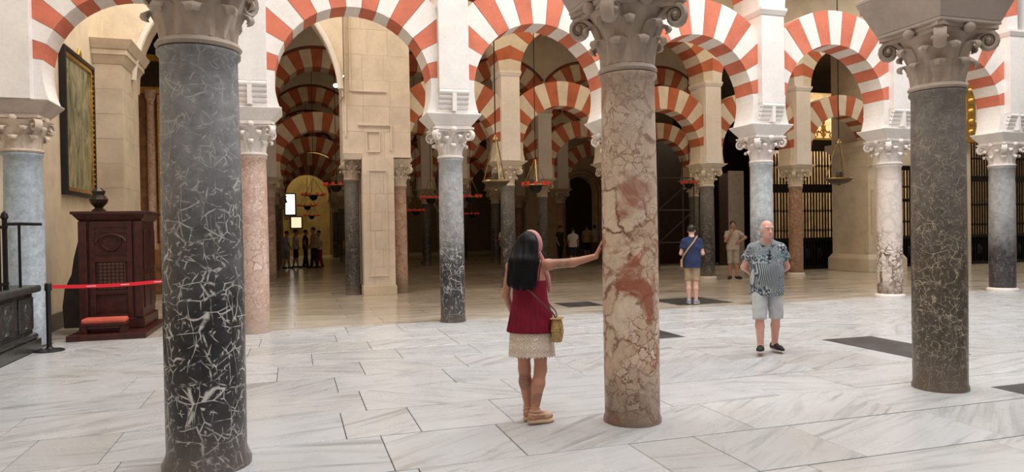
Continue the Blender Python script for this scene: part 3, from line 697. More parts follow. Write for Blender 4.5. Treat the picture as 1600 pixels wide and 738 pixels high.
part('carved_finial', MB().lathe([(.05, 0), (.12, .03), (.06, .08), (.13, .16), (.15, .22), (.09, .3), (.11, .36), (.04, .42)], 8, (-.32, .7, 2.0)), M_WOODD, t)
t = thing('kneeler', 'low wooden kneeler with coral red cushion before the confessional', 'kneeler', (-2.84, 12.5, .09))
part('top_board', MB().box(-.32, .32, -.14, .14, .12, .15), M_WOOD, t, bev=.006)
for x in (-.27, .27): part('leg', MB().prism([(x-.05, 0), (x+.05, 0), (x+.03, .12), (x-.03, .12)], -.12, .12), M_WOOD, t)
part('apron', MB().box(-.22, .22, -.12, -.1, .07, .12), M_WOOD, t)
cu = part('cushion', MB().box(-.31, .31, -.145, .145, .15, .235), M_CUSH, t, bev=.035)

# chapel rail on the far left: black marble parapet with iron railing
M_BMARB = vein_marble('black_green_parapet', (.012, .014, .013), (.05, .05, .048), (.28, .28, .26), 0, 1.5, 5, .5, foot=(.05, .045, .04), rough_low=.2)
t = thing('chapel_parapet', 'black marble parapet with carved panels at the left edge', 'parapet', (-3.52, 0, 0))
part('step', MB().box(-.7, .04, 8.0, 11.72, 0, .16), M_BMARB, t, bev=.01)
part('body', MB().box(-.66, -.04, 8.0, 11.62, .16, .82), M_BMARB, t)
part('coping', MB().box(-.7, .05, 8.0, 11.74, .82, .92), M_BMARB, t, bev=.03)
part('base_moulding', MB().tube([(-.02, 8.0, .2), (-.02, 11.65, .2)], .045, 8), M_BMARB, t, smooth=True)
for i in range(5):
    y = 8.45+i*.72
    part('raised_panel', MB().box(-.04, -.015, y-.27, y+.27, .3, .76), M_BMARB, t, bev=.012)
    part('carved_urn', MB().lathe([(.03, .32), (.08, .34), (.04, .4), (.1, .52), (.11, .6), (.05, .68), (.08, .73)], 12, (-.02, y, 0), .5, 1), M_BMARB, t, smooth=True)
t = thing('iron_railing', 'black iron railing on the marble parapet at the left edge', 'railing', (-3.6, 0, .92))
for i in range(24):
    y = 8.1+i*.115
    part('bar', MB().tube([(0, y, 0), (0, y, .9)], .012, 6), M_IRON, t)
for z in (.06, .8): part('rail', MB().box(-.02, .02, 8.0, 10.85, z, z+.04), M_IRON, t)
for y in (9.4, 10.8): part('post', MB().lathe([(.035, 0), (.03, .05), (.03, .92), (.05, .95), (.035, 1.0), (.0, 1.04)], 10, (0, y, 0)), M_IRON, t)
part('handrail', MB().tube([(0, 10.8, .86), (.02, 11.2, .87), (.06, 11.6, .87), (.1, 11.72, .87), (.14, 11.75, .87)], .022, 8), M_IRON, t, smooth=True)
part('handrail_post', MB().tube([(.03, 11.22, 0), (.03, 11.22, .87)], .018, 8), M_IRON, t)
# barrier posts and belt
def stanchion(label, x, y):
    t = thing('barrier_post', label, 'barrier post', (x, y, 0))
    part('base', MB().lathe([(.19, 0), (.19, .012), (.16, .025), (.05, .04), (.04, .06)], 28), M_BLACK, t, smooth=True)
    part('tube', MB().lathe([(.032, .04), (.032, .86)], 16), M_BLACK, t, smooth=True)
    part('head', MB().lathe([(.042, .85), (.045, .86), (.045, .94), (.038, .955)], 16), M_BLACK, t, smooth=True)
    return t
stanchion('black barrier post standing beside the pale blue column', -3.3, 11.42)
stanchion('black barrier post mostly hidden behind the nearest black column', -1.76, 12.05)
bl = MB(); P0, P1 = Vector((-3.255, 11.44, .9)), Vector((-1.81, 12.03, .9))
vs = []; 
for i in range(13):
    s_ = i/12; p = P0.lerp(P1, s_); p.z -= .025*math.sin(math.pi*s_)
    vs += [(p.x, p.y, p.z-.026), (p.x, p.y+.004, p.z-.026), (p.x, p.y+.004, p.z+.026), (p.x, p.y, p.z+.026)]
bl.add(vs, [(i*4+k, i*4+(k+1) % 4, (i+1)*4+(k+1) % 4, (i+1)*4+k) for i in range(12) for k in range(4)] + [(0, 1, 2, 3), (48, 49, 50, 51)])
belt = tag(part('barrier_belt', bl, M_REDBELT, None), 'red webbing belt stretched between the two barrier posts', 'belt')

for s_ in (.27, .55, .84):
    p = P0.lerp(P1, s_); q = P0.lerp(P1, s_+.075); zz = -.025*math.sin(math.pi*(s_+.037))
    part('print_mark', MB().add([(p.x, p.y-.001, p.z+zz-.007), (q.x, q.y-.001, q.z+zz-.007), (q.x, q.y-.001, q.z+zz+.007), (p.x, p.y-.001, p.z+zz+.007), (p.x, p.y+.002, p.z+zz-.007), (q.x, q.y+.002, q.z+zz-.007), (q.x, q.y+.002, q.z+zz+.007), (p.x, p.y+.002, p.z+zz+.007)],
         [(0, 1, 2, 3), (7, 6, 5, 4), (0, 4, 5, 1), (2, 6, 7, 3), (1, 5, 6, 2), (0, 3, 7, 4)]), simple('pale_print', (.75, .45, .45), .6), belt, label='pale printed mark')
# ================================================================== CHOIR SIDE ON THE RIGHT
t = thing('choir_pier', 'broad limestone pier with moulded base beside the tall grille', 'pier')
ashlar(t, 17.88, 19.25, 18.6, 20.2, .58, 9.2, .78, M_CREAM2, 9, 3)
b = MB().box(17.76, 19.35, 18.48, 20.3, 0, .42); b.frustum((17.76, 19.35, 18.48, 20.3), .42, (17.86, 19.27, 18.58, 20.2), .58); part('base_moulding', b, M_CREAM2, t, bev=.012)
e = MB().frustum((17.86, 19.27, 18.58, 20.22), 3.95, (17.74, 19.39, 18.46, 20.34), 4.12); e.box(17.72, 19.41, 18.44, 20.36, 4.12, 4.3); part('string_course', e, M_CREAM2, t, bev=.01)
for z0, z1, x0, x1 in ((1.3, 2.7, 18.0, 18.08),): part('slot_moulding', MB().box(x0, x1, 18.55, 18.6, z0, z1), M_CREAM, t, bev=.008)
part('half_pilaster', MB().box(18.45, 19.1, 18.48, 18.6, .58, 3.95), M_CREAM2, t, bev=.01)
wc = MB()
wc.box(19.25, 20.7, 20.1, 20.7, 0, CEIL); wc.box(20.7, 23.1, 20.1, 20.7, 3.65, CEIL); wc.box(23.1, 24.05, 20.1, 20.7, 0, CEIL); wc.box(24.05, 29.2, 20.1, 20.7, 5.0, CEIL); wc.box(29.2, 34, 20.1, 20.7, 0, CEIL)
struct('wall_choir', wc, M_CREAM2, 'limestone choir wall with barred openings')
struct('trim_2', MB().box(19.41, 34, 20.0, 20.1, 5.0, 5.3), M_CREAM2, 'moulded string course above the barred openings', bev=.02)
struct('wall_choir_rear', MB().box(17.7, 34, 24.2, 24.6, 0, 7), simple('honey_wood', (.50, .36, .21), .5, var=.3, scale=4), 'warm wooden stalls behind the grilles')
area('choir_lamp', (20.2, 22.6, 6.8), (5, .8), 270, (1, .85, .62), (20.2, 24.2, 2))
area('choir_lamp_right', (26, 22.6, 6.8), (5, .8), 130, (1, .85, .62), (26, 24.2, 2))
for i in range(20):
    o = tag(part('stall_post', MB().lathe([(.07, 0), (.1, .2), (.06, .3), (.07, 2.0), (.06, 3.9), (.1, 4.1), (.11, 4.3)], 10), simple('pale_stall_wood', (.72, .58, .40), .5, var=.15), None, (18.0+i*.5, 23.9, 0), smooth=True),
        'pale turned wooden post standing behind the iron grille', 'post', 'turned posts behind the grilles')
def grille(label, x0, x1, y, z1, bands, pitch=.125, panel=1.0):
    t = thing('iron_grille', label, 'grille', ((x0+x1)/2, y, 0)); w = (x1-x0)/2; n = int((x1-x0)/pitch)
    bm = MB().tube([(0, 0, .1), (0, 0, z1-.1)], .029, 6); kn = MB().lathe([(.02, -.05), (.034, -.02), (.034, .02), (.02, .05)], 8)
    for zz in (z1*.3, z1*.45, z1*.8): bm.lathe([(.029, zz-.05), (.044, zz-.02), (.044, zz+.02), (.029, zz+.05)], 8)
    me = bm.mesh('bar', M_IRON, True)
    for i in range(n+1): part('bar', me, None, t, (-w+i*(2*w)/n, 0, 0))
    for z0, h in bands: part('cross_band', MB().box(-w, w, -.05, .05, z0, z0+h), M_IRON, t, bev=.008)
    part('lower_panel', MB().box(-w, w, .03, .06, 0, panel), M_IRON, t)
    m2 = int(2*w/.5)
    for i in range(m2): part('panel_boss', MB().sphere((-w+.25+i*.5, .0, panel*.55), (.12, .05, .2), 8, 6), M_IRON, t, smooth=True)
    return t
grille('tall black iron grille with gilded crest behind the rust column', 15.75, 19.3, 21.0, 4.6, ((2.72, .3), (4.2, .4), (1.0, .12), (0, .12)))
grille('low barred grille between choir pier and right column', 20.72, 23.08, 20.4, 3.63, ((2.35, .12), (3.5, .15), (1.0, .1), (0, .1)))
grille('broad black iron grille at the right edge', 24.08, 29.17, 20.4, 4.97, ((3.1, .22), (4.8, .2), (1.0, .12), (0, .12)))
t = thing('gilded_crest', 'gilded scrollwork crest on top of the tall grille', 'ornament', (18.2, 20.95, 4.62))
for sg in (-1, 1):
    part('scroll', MB().tube([(sg*(.06+.15*(1-i/22)*(1-math.cos(i*.42))), 0, .12+.02*i+.12*(1-i/22)*math.sin(i*.42)) for i in range(20)], .028, 6), M_GOLD, t, smooth=True)
    part('side_scroll', MB().tube([(sg*(.35+.12*math.cos(a)*(1-a/10)), 0, .15+.12*math.sin(a)*(1-a/10)) for a in [i*.4 for i in range(18)]], .025, 6), M_GOLD, t, smooth=True)
part('stem', MB().lathe([(.06, 0), (.03, .1), (.05, .3), (.025, .5), (.06, .6), (0, .72)], 10), M_GOLD, t, smooth=True)
part('base_bar', MB().box(-.6, .6, -.04, .04, -.02, .05), M_GOLD, t)
t = thing('gilded_bracket', 'carved gilded bracket beside the right brown column', 'ornament', (23.72, 19.88, 4.6))
part('console', MB().prism([(-.22, 0), (.22, 0), (.3, .5), (.2, 1.0), (.3, 1.6), (.24, 2.0), (-.24, 2.0), (-.3, 1.6), (-.2, 1.0), (-.3, .5)], -.12, .08), M_GOLD, t, bev=.03)
for i in range(5): part('carved_leaf', MB().sphere((0, -.13, .25+i*.38), (.17, .07, .15), 8, 6), M_GOLD, t, smooth=True)
part('cornice', MB().box(-.4, .4, -.2, .1, -.12, 0), M_GOLD, t, bev=.02)
# timber screen, plain door and scaffold in the shadow of the fourth bay
struct('wall_timber_screen', MB().box(12.6, 20.4, 27.0, 27.2, 0, 5.2), M_WOODD, 'dark timber screen in the shadow behind the standing man')
struct('door_1', MB().box(16.3, 17.25, 24.62, 24.7, 0, 3.7), M_WOODD)
tag(part('leaning_panel', MB().box(15.3, 15.95, 22.5, 22.56, 0, 3.6), simple('grey_board', (.42, .38, .33), .7), None, bev=.01), 'tall pale grey board standing behind the far man', 'board')
t = thing('scaffold', 'thin steel scaffold frame in the shadow left of the dark column', 'scaffold', (12.9, 23.4, 0))
for x in (0, 1.5):
    for y in (0, .8): part('upright', MB().tube([(x, y, 0), (x, y, 4.2)], .025, 8), simple('scaffold_steel', (.06, .055, .05), .6, .3), t)
for z in (1.0, 2.2, 3.4):
    part('ledger', MB().tube([(0, 0, z), (1.5, 0, z)], .022, 8), MATS['scaffold_steel'], t)
for z in (1.0, 2.2): part('brace', MB().tube([(0, 0, z), (1.5, 0, z+1.2)], .02, 8), MATS['scaffold_steel'], t)
# stone doorway deep in the hall
dw = MB(); N = 16; cx, r0, zs = 15.9, .95, 3.6
for i in range(N):
    a0, a1 = math.pi*i/N, math.pi*(i+1)/N
    dw.prism([(cx+r0*math.cos(a0), zs+r0*math.sin(a0)), (cx+r0*math.cos(a0), CEIL), (cx+r0*math.cos(a1), CEIL), (cx+r0*math.cos(a1), zs+r0*math.sin(a1))], 38.0, 38.5)
dw.box(12.6, cx-r0, 38.0, 38.5, 0, CEIL); dw.box(cx+r0, 22, 38.0, 38.5, 0, CEIL)
struct('wall_doorway', dw, M_CREAM, 'stone wall with a round-arched doorway deep in the hall')
for i, r in enumerate((1.02, 1.2, 1.38)):
    p = [(cx-r, 37.95-.06*i, 0)] + [(cx-r*math.cos(math.pi*k/16), 37.95-.06*i, zs+r*math.sin(math.pi*k/16)) for k in range(17)] + [(cx+r, 37.95-.06*i, 0)]
    struct('trim_%d' % (3+i), MB().tube(p, .075, 8), M_CREAM, 'concentric stone moulding round the deep doorway')
# far end of the naves
struct('wall_far', MB().box(-4.4, 2.4, 50, 50.4, 0, CEIL), M_YELLOW, 'ochre end wall of the long nave')
struct('wall_far_side', MB().box(2.4, 34, 50, 50.4, 0, CEIL), simple('dim_brown_wall', (.22, .16, .10), .9), 'brown wall closing the deep naves')
for i, (x0, x1, z0, z1, mt) in enumerate([(-.45, .15, 2.8, 4.15, M_WINLT), (3.3, 3.95, 2.1, 3.95, M_WINLT), (-.1, .55, 1.9, 2.6, M_DAYDOOR)]):
    o = struct('window_%d' % (i+1), MB().box(x0, x1, 49.93, 49.98, z0, z1), mt, 'bright window in the end wall of the nave')
    f = MB()
    for a in ((x0-.08, x0, z0-.08, z1+.08), (x1, x1+.08, z0-.08, z1+.08), (x0, x1, z1, z1+.08), (x0, x1, z0-.08, z0)): f.box(a[0], a[1], 49.88, 49.98, a[2], a[3])
    part('window_frame', f, M_WOODD, o)
area('far_nave_lamp', (.6, 47.6, 9.1), (3.5, 1), 170, (1, .80, .45), (.5, 50, 2.5))

# ================================================================== LAMPS
def bowl_lamp(label, x, y, z, r, top=CEIL):
    t = thing('hanging_bowl_lamp', label, 'lamp', (x, y, z))
    part('bowl', MB().lathe([(.02, -.13), (r*.45, -.115), (r*.8, -.07), (r*.96, -.015), (r, .0), (r*.93, .0), (r*.75, -.05), (.02, -.1)], 36, caps=False), simple('dark_bronze', (.07, .05, .03), .4, .8), t, smooth=True)
    part('rim', MB().tube([(r*math.cos(a), r*math.sin(a), .012) for a in [2*math.pi*i/36 for i in range(36)]], .018, 8, True), M_BRASS, t, smooth=True)
    part('knob', MB().sphere((0, 0, -.15), .03, 10, 8), M_BRASS, t, smooth=True)
    for i in range(3):
        a = 2*math.pi*i/3+.5; part('chain', MB().tube([(r*.97*math.cos(a), r*.97*math.sin(a), .02), (.05*math.cos(a), .05*math.sin(a), .86)], .013, 6), M_BRASS, t)
    part('canopy', MB().lathe([(.07, .84), (.075, .87), (.03, .92), (.012, .97)], 16), M_BRASS, t, smooth=True)
    part('glass', MB().lathe([(.03, -.08), (.07, -.0), (.075, .16), (.07, .18)], 16, caps=False), simple('smoky_glass', (.10, .085, .06), .1), t, smooth=True)
    part('rod', MB().tube([(0, 0, .95), (0, 0, top-z)], .012, 6), M_IRON, t)
bowl_lamp('brass bowl lamp hanging on chains above the woman', 4.0, 14.0, 2.58, .27)
bowl_lamp('brass bowl lamp hanging on chains before the tall grille', 12.6, 14.0, 2.68, .30)
def ring_lamp(label, x, y, z, r=.3, top=CEIL, n=10, group=None):
    t = thing('ring_lamp', label, 'lamp', (x, y, z), 0, group)
    part('ring', MB().tube([(r*math.cos(a), r*math.sin(a), 0) for a in [2*math.pi*i/28 for i in range(28)]], .016, 8, True), M_BRASS, t, smooth=True)
    for i in range(n):
        a = 2*math.pi*i/n; part('red_glass', MB().lathe([(.02, -.02), (.04, .01), (.045, .06), (.04, .075)], 10, (r*math.cos(a), r*math.sin(a), 0)), M_REDGLASS, t, smooth=True)
    part('centre_bowl', MB().lathe([(.02, -.2), (.1, -.17), (.15, -.09), (.16, -.0), (.02, .01)], 20), M_IRON, t, smooth=True)
    for i in range(3):
        a = 2*math.pi*i/3+.3; part('chain', MB().tube([(r*math.cos(a), r*math.sin(a), .01), (.02*math.cos(a), .02*math.sin(a), .62)], .01, 5), M_BRASS, t)
        part('spoke', MB().tube([(r*math.cos(a), r*math.sin(a), 0), (.15*math.cos(a), .15*math.sin(a), -.01)], .01, 5), M_IRON, t)
    part('rod', MB().tube([(0, 0, .6), (0, 0, top-z)], .01, 6), M_IRON, t)
ring_lamp('ring lamp of red glasses right behind the brass bowl lamp', 5.66, 16.3, 2.66, .32)
ring_lamp('ring lamp of red glasses beside the masonry pier', 1.24, 21.5, 2.97, .34)
ring_lamp('ring lamp of red glasses seen just right of the grey free column', 5.43, 22.0, 2.64, .34)
ring_lamp('ring lamp of red glasses seen just left of the grey free column', 4.34, 23.0, 2.65, .33)
ring_lamp('ring lamp of red glasses left of the far dark column', 13.35, 22.0, 3.1, .26)
for x, y, z, w_ in ((.77, 28.0, 3.0, 'highest'), (.66, 34.5, 2.82, 'middle'), (1.01, 41.0, 2.5, 'lowest')): ring_lamp(w_+' of three small ring lamps down the long left nave', x, y, z, .42, group='ring lamps down the left nave')
for x, y, z, w_ in ((4.84, 29.0, 2.4, 'left'), (8.44, 34.0, 2.35, 'right')): ring_lamp('small dim ring lamp deep in the hall, %s of the grey free column' % w_, x, y, z, .34, group='ring lamps deep in the hall')
for lb, x, z in (('small bright floodlight high on the masonry pier', 1.2, 5.42), ('lower dim floodlight beneath the bright one on the pier', 1.06, 5.18)):
    t = thing('floodlight', lb, 'light', (x, 17.9, z))
    part('housing', MB().box(-.07, .07, -.06, .06, -.06, .06), M_BLACK, t, bev=.01)
    part('bracket', MB().box(-.02, .02, .05, .12, -.02, .02), M_BLACK, t)
    part('bulb', MB().sphere((0, -.075, 0), (.055, .03, .05), 12, 8), simple('flood_bulb' if z > 5.3 else 'flood_bulb_dim', (1, .9, .68), .4, emit=70.0 if z > 5.3 else 12.0, var=.01), t, smooth=True)
# ================================================================== PEOPLE (bodies grown as one smooth surface from a distance field)
V3 = lambda *a: np.array(a, dtype=np.float32)
def cap(a, b, ra, rb, k=.02, flat=None, end=False, op=1):
    """tapered capsule; flat=(sx,sy,sz) squeezes space around the axis; end=True cuts it square at b"""
    a, b = np.array(a, np.float32), np.array(b, np.float32); r = max(ra, rb); fl = np.array(flat if flat else (1, 1, 1), np.float32)
    lo = np.minimum(a, b)-r*fl*1.05; hi = np.maximum(a, b)+r*fl*1.05
    def fn(P):
        d = (b-a); L2 = float(((d/fl)**2).sum())+1e-9; q = (P-a)/fl; t0 = (q@(d/fl))/L2; t = np.clip(t0, 0, 1)
        v = np.sqrt(((q-t[..., None]*(d/fl))**2).sum(-1)) - (ra+(rb-ra)*t)
        v = v*float(fl.min() if fl.min() < 1 else 1)
        if end: v = np.maximum(v, (t0-1)*math.sqrt(L2))
        return v
    return (fn, lo, hi, k, op)
def ell(c, r, k=.02, R=None, op=1):
    c = np.array(c, np.float32); r = np.array(r, np.float32); m = float(r.max())
    def fn(P):
        q = P-c
        if R is not None: q = q@R
        k0 = np.sqrt(((q/r)**2).sum(-1)); k1 = np.sqrt(((q/(r*r))**2).sum(-1))+1e-6
        return k0*(k0-1)/k1
    e = r if R is None else V3(m, m, m)
    return (fn, c-e, c+e, k, op)
def clip_z(z, below=True): return ('clipz', z, below)
def surface(name, prims, vox, mat, parent, ripple=None):
    pos = [p for p in prims if p[0] != 'clipz' and p[4] > 0]
    lo = np.min([p[1] for p in pos], 0)-3*vox; hi = np.max([p[2] for p in pos], 0)+3*vox
    n = np.ceil((hi-lo)/vox).astype(int)+1
    f = np.full(n, .1, np.float32)
    for p in prims:
        if p[0] == 'clipz':
            z = lo[2]+np.arange(n[2])*vox; d = (p[1]-z) if p[2] else (z-p[1]); f = np.maximum(f, d[None, None, :].astype(np.float32)); continue
        fn, a, b, k, op = p; mg = k+2.5*vox
        i0 = np.maximum(0, np.floor((a-mg-lo)/vox).astype(int)); i1 = np.minimum(n, np.ceil((b+mg-lo)/vox).astype(int)+1)
        if (i1 <= i0).any(): continue
        ax = [lo[j]+np.arange(i0[j], i1[j])*vox for j in range(3)]
        P = np.stack(np.meshgrid(*ax, indexing='ij'), -1).astype(np.float32)
        d = fn(P).astype(np.float32); sl = tuple(slice(i0[j], i1[j]) for j in range(3)); g = f[sl]
        if op > 0: h = np.maximum(k-np.abs(g-d), 0)/k; f[sl] = np.minimum(g, d)-h*h*k*.25
        else: d = -d; h = np.maximum(k-np.abs(g-d), 0)/k; f[sl] = np.maximum(g, d)+h*h*k*.25
    if ripple is not None:
        ax = [lo[j]+np.arange(n[j])*vox for j in range(3)]; X, Y, Z = np.meshgrid(*ax, indexing='ij', sparse=True); f = f+ripple(X, Y, Z).astype(np.float32)
    # naive surface nets
    s = f < 0; c = np.zeros(np.array(s.shape)-1, np.int8)
    for dx in (0, 1):
        for dy in (0, 1):
            for dz in (0, 1): c += s[dx:dx+n[0]-1, dy:dy+n[1]-1, dz:dz+n[2]-1]
    act = (c > 0) & (c < 8); idx = np.argwhere(act); ids = np.full(act.shape, -1, np.int64); ids[act] = np.arange(len(idx))
    acc = np.zeros((len(idx), 3)); cnt = np.zeros(len(idx))
    co = [(x, y, z) for x in (0, 1) for y in (0, 1) for z in (0, 1)]
    for a in co:
        for ax in range(3):
            if a[ax]: continue
            b = list(a); b[ax] = 1
            fa = f[idx[:, 0]+a[0], idx[:, 1]+a[1], idx[:, 2]+a[2]]; fb = f[idx[:, 0]+b[0], idx[:, 1]+b[1], idx[:, 2]+b[2]]
            m = (fa < 0) != (fb < 0); t = np.where(m, fa/(fa-fb+1e-12), 0)
            pt = np.array(a, float)[None, :].repeat(len(idx), 0); pt[:, ax] = t
            acc[m] += pt[m]; cnt[m] += 1
    V = lo+(idx+acc/cnt[:, None])*vox
    F = []
    for ax in range(3):
        u, w = (ax+1) % 3, (ax+2) % 3
        sa = [slice(None)]*3; sb = [slice(None)]*3; sa[ax] = slice(0, -1); sb[ax] = slice(1, None)
        e = np.argwhere(s[tuple(sa)] != s[tuple(sb)])
        e = e[(e[:, u] > 0) & (e[:, w] > 0) & (e[:, u] < n[u]-1) & (e[:, w] < n[w]-1)]
        q = []
        for du, dw in ((0, 0), (-1, 0), (-1, -1), (0, -1)):
            o = e.copy(); o[:, u] += du; o[:, w] += dw; q.append(ids[o[:, 0], o[:, 1], o[:, 2]])
        q = np.stack(q, 1); ins = s[e[:, 0], e[:, 1], e[:, 2]]; q[~ins] = q[~ins][:, ::-1]; F.append(q)
    F = np.concatenate(F); F = F[(F >= 0).all(1)]
    me = bpy.data.meshes.new(name); me.vertices.add(len(V)); me.vertices.foreach_set('co', V.astype(np.float32).ravel())
    me.loops.add(F.size); me.loops.foreach_set('vertex_index', F.astype(np.int32).ravel()); me.polygons.add(len(F))
    me.polygons.foreach_set('loop_start', np.arange(0, F.size, 4, dtype=np.int32)); me.update(calc_edges=True)
    me.polygons.foreach_set('use_smooth', np.ones(len(F), bool)); me.materials.append(mat)
    bm = bmesh.new(); bm.from_mesh(me); bmesh.ops.smooth_vert(bm, verts=bm.verts, factor=.5, use_axis_x=True, use_axis_y=True, use_axis_z=True); bm.to_mesh(me); bm.free()
    me.update()
    return link(name, me, parent)

def skin_mat(name, col, tattoos=()):
    m, nt, bs = newmat(name); v = objco(nt)
    c = ramp(nt, noise(nt, v, 12, 4, .6), [(.3, tuple(x*.88 for x in col)), (.7, col)])
    for (cx, cy, cz, r) in tattoos:
        d = NN(nt, 'ShaderNodeVectorMath', {0: v, 1: (cx, cy, cz)}, operation='DISTANCE').outputs['Value']
        msk = ramp(nt, d, [(r*.75, g3(1)), (r, g3(0))])
        ink = ramp(nt, mth(nt, 'ABSOLUTE', mth(nt, 'SUBTRACT', noise(nt, v, 26, 3, .6, 1.5), .5)), [(.03, g3(1)), (.10, g3(.25))])
        c = mix(nt, mth(nt, 'MULTIPLY', mth(nt, 'MULTIPLY', msk, ink), .5), c, (.07, .055, .055))
    nt.links.new(c, bs.inputs['Base Color']); bs.inputs['Roughness'].default_value = .5
    bs.inputs['Subsurface Weight'].default_value = .06; bs.inputs['Subsurface Radius'].default_value = (.01, .004, .002)
    return m
def rotz(a): c, s = math.cos(a), math.sin(a); return np.array([[c, -s, 0], [s, c, 0], [0, 0, 1]], np.float32)
def head_prims(Hc, yaw=0.0, s=1.0, fem=False, tilt=0.0):
    """yaw > 0 turns the head to its left; tilt > 0 looks down"""
    R = rotz(yaw); ct, st = math.cos(tilt), math.sin(tilt); R = R@np.array([[1, 0, 0], [0, ct, st], [0, -st, ct]], np.float32); Hc = np.array(Hc, np.float32)
    L = lambda x, y, z: Hc + R@(np.array([x, y, z], np.float32)*s)
    j = .9 if fem else 1.0
    P = [ell(L(0, -.012, .035), (.073*s, .092*s, .086*s), .02, R), ell(L(0, .022, -.03), (.060*s*j, .066*s, .082*s), .03, R),
         ell(L(0, .048, -.083), (.038*s*j, .036*s, .028*s), .03, R),
         cap(L(0, .084, .022), L(0, .106, -.024), .007*s, .0135*s, .012), ell(L(.011*s, .092, -.027), (.009*s,)*3, .008), ell(L(-.011*s, .092, -.027), (.009*s,)*3, .008),
         cap(L(-.042, .070, .036), L(.042, .070, .036), .013*s, .013*s, .018),
         ell(L(.032, .090, .014), (.017*s, .014*s, .011*s), .01, R, -1), ell(L(-.032, .090, .014), (.017*s, .014*s, .011*s), .01, R, -1),
         cap(L(-.02, .080, -.054), L(.02, .080, -.054), .008*s, .008*s, .008), cap(L(-.017, .081, -.066), L(.017, .081, -.066), .009*s, .009*s, .008),
         ell(L(.074, -.004, -.004), (.010*s, .022*s, .032*s), .008, R), ell(L(-.074, -.004, -.004), (.010*s, .022*s, .032*s), .008, R)]
    return P, L, R
def hand_prims(w, d, nrm, side, curl=.25, s=1.0, spread=.0):
    """palm, four fingers and thumb; d = finger direction, nrm = way the palm faces, side=+1 right hand / -1 left"""
    w = Vector(w); d = Vector(d).normalized(); nrm = Vector(nrm); nrm = (nrm-d*nrm.dot(d)).normalized(); ac = d.cross(nrm).normalized()*side
    P = []; r = .0085*s
    for i, L in enumerate((.068, .077, .071, .056)):
        o = (1.5-i)*.0195*s; k = w+d*(.082-.006*abs(i-1.2))*s+ac*o
        P.append(cap(w+ac*o*.55, k, .0145*s, .0115*s, .014))
        fd = (d+ac*(1.5-i)*spread).normalized(); q = k; a = 0
        for seg in (.45, .31, .24):
            a += curl; e = q+(fd*math.cos(a)+nrm*math.sin(a))*L*seg*s; P.append(cap(q, e, r*(1.05 if seg > .4 else .95), r*.9, .004)); q = e
    b = w+d*.02*s+ac*.02*s; t1 = b+(d*.55+ac*.75+nrm*.25).normalized()*.045*s; t2 = t1+(d*.85+ac*.35+nrm*.25).normalized()*.034*s
    P += [cap(b, t1, .015*s, .011*s, .012), cap(t1, t2, .0105*s, .0085*s, .004)]
    return P
def leg_prims(hip, knee, ankle, s=1.0, th=.082, kn=.052, ca=.054, an=.035):
    hip, knee, ankle = map(Vector, (hip, knee, ankle)); mid = knee.lerp(ankle, .33)+Vector((0, -.014, 0))*s
    return [cap(hip, knee, th*s, kn*s, .03), cap(knee, mid, kn*.97*s, ca*s, .03), cap(mid, ankle, ca*s, an*s, .02)]
def foot_prims(ankle, ang, s=1.0, r=.034, pitch=0.0):
    a = Vector(ankle); f = Vector((math.sin(ang), math.cos(ang), math.sin(pitch))); z = Vector((0, 0, -1))
    heel = a-f*.035*s+z*.045*s; ball = a+f*.115*s+z*.052*s; toe = a+f*.165*s+z*.056*s
    return [cap(a, heel, r*s, .033*s, .02), cap(a, ball, r*.95*s, .030*s, .03), cap(heel, ball, .03*s, .035*s, .02), cap(ball, toe, .034*s, .022*s, .02)], heel, ball, toe
def torso_prims(J, s, w=1.0, belly=0.0, g=0.0):
    pv, ch = Vector(J['pelvis']), Vector(J['chest']); sl, sr = Vector(J['sh'][0]), Vector(J['sh'][1])
    P = [ell(pv+Vector((0, 0, .0)), (.155*s*w+g, .112*s+g, .13*s+g), .04), cap(pv+Vector((0, belly*.4, .05*s)), ch+Vector((0, 0, -.05*s)), .125*s*w+g, .135*s*w+g, .05, (1.0, .78, 1)),
         ell(ch, (.158*s*w+g, .108*s+g, .17*s+g), .05), cap(sl, ch+Vector((0, -.012, .19*s)), .044*s+g*.5, .046*s+g*.2, .05), cap(sr, ch+Vector((0, -.012, .19*s)), .044*s+g*.5, .046*s+g*.2, .05)]
    if belly: P.append(ell(pv.lerp(ch, .42)+Vector((0, belly, 0)), (.145*s*w+g, .12*s+g, .17*s+g), .06))
    return P
def fabric(name, col, rough=.85, var=.12): return simple('cloth_'+name, col, rough, 0, var, 9, .15, 1.0, .2)
def shoe(parent, foot, mat, sole, s, ang, high=0.0):
    pr, heel, ball, toe = foot; u = Vector((0, 0, .012))
    P = [cap(heel+u, ball+u, .041*s, .043*s, .02), cap(ball+u, toe+u, .042*s, .030*s, .02), cap(heel+u*3, (heel+ball)*.5+u*3.2, .040*s, .034*s, .02)]
    o = surface('shoe', P+[clip_z(min(heel.z, toe.z)-.025*s)], .007 if s > .9 else .01, mat, parent)
    SP = [cap(heel-u*.6, ball-u*.8, .044*s, .047*s, .01, (1, 1, .35)), cap(ball-u*.8, toe-u*.6, .046*s, .034*s, .01, (1, 1, .35))]
    surface('sole', SP, .008, sole, o); return o
SKIN_TAN = (.52, .27, .17); SKIN_PALE = (.68, .40, .31); SKIN_MID = (.42, .22, .14)

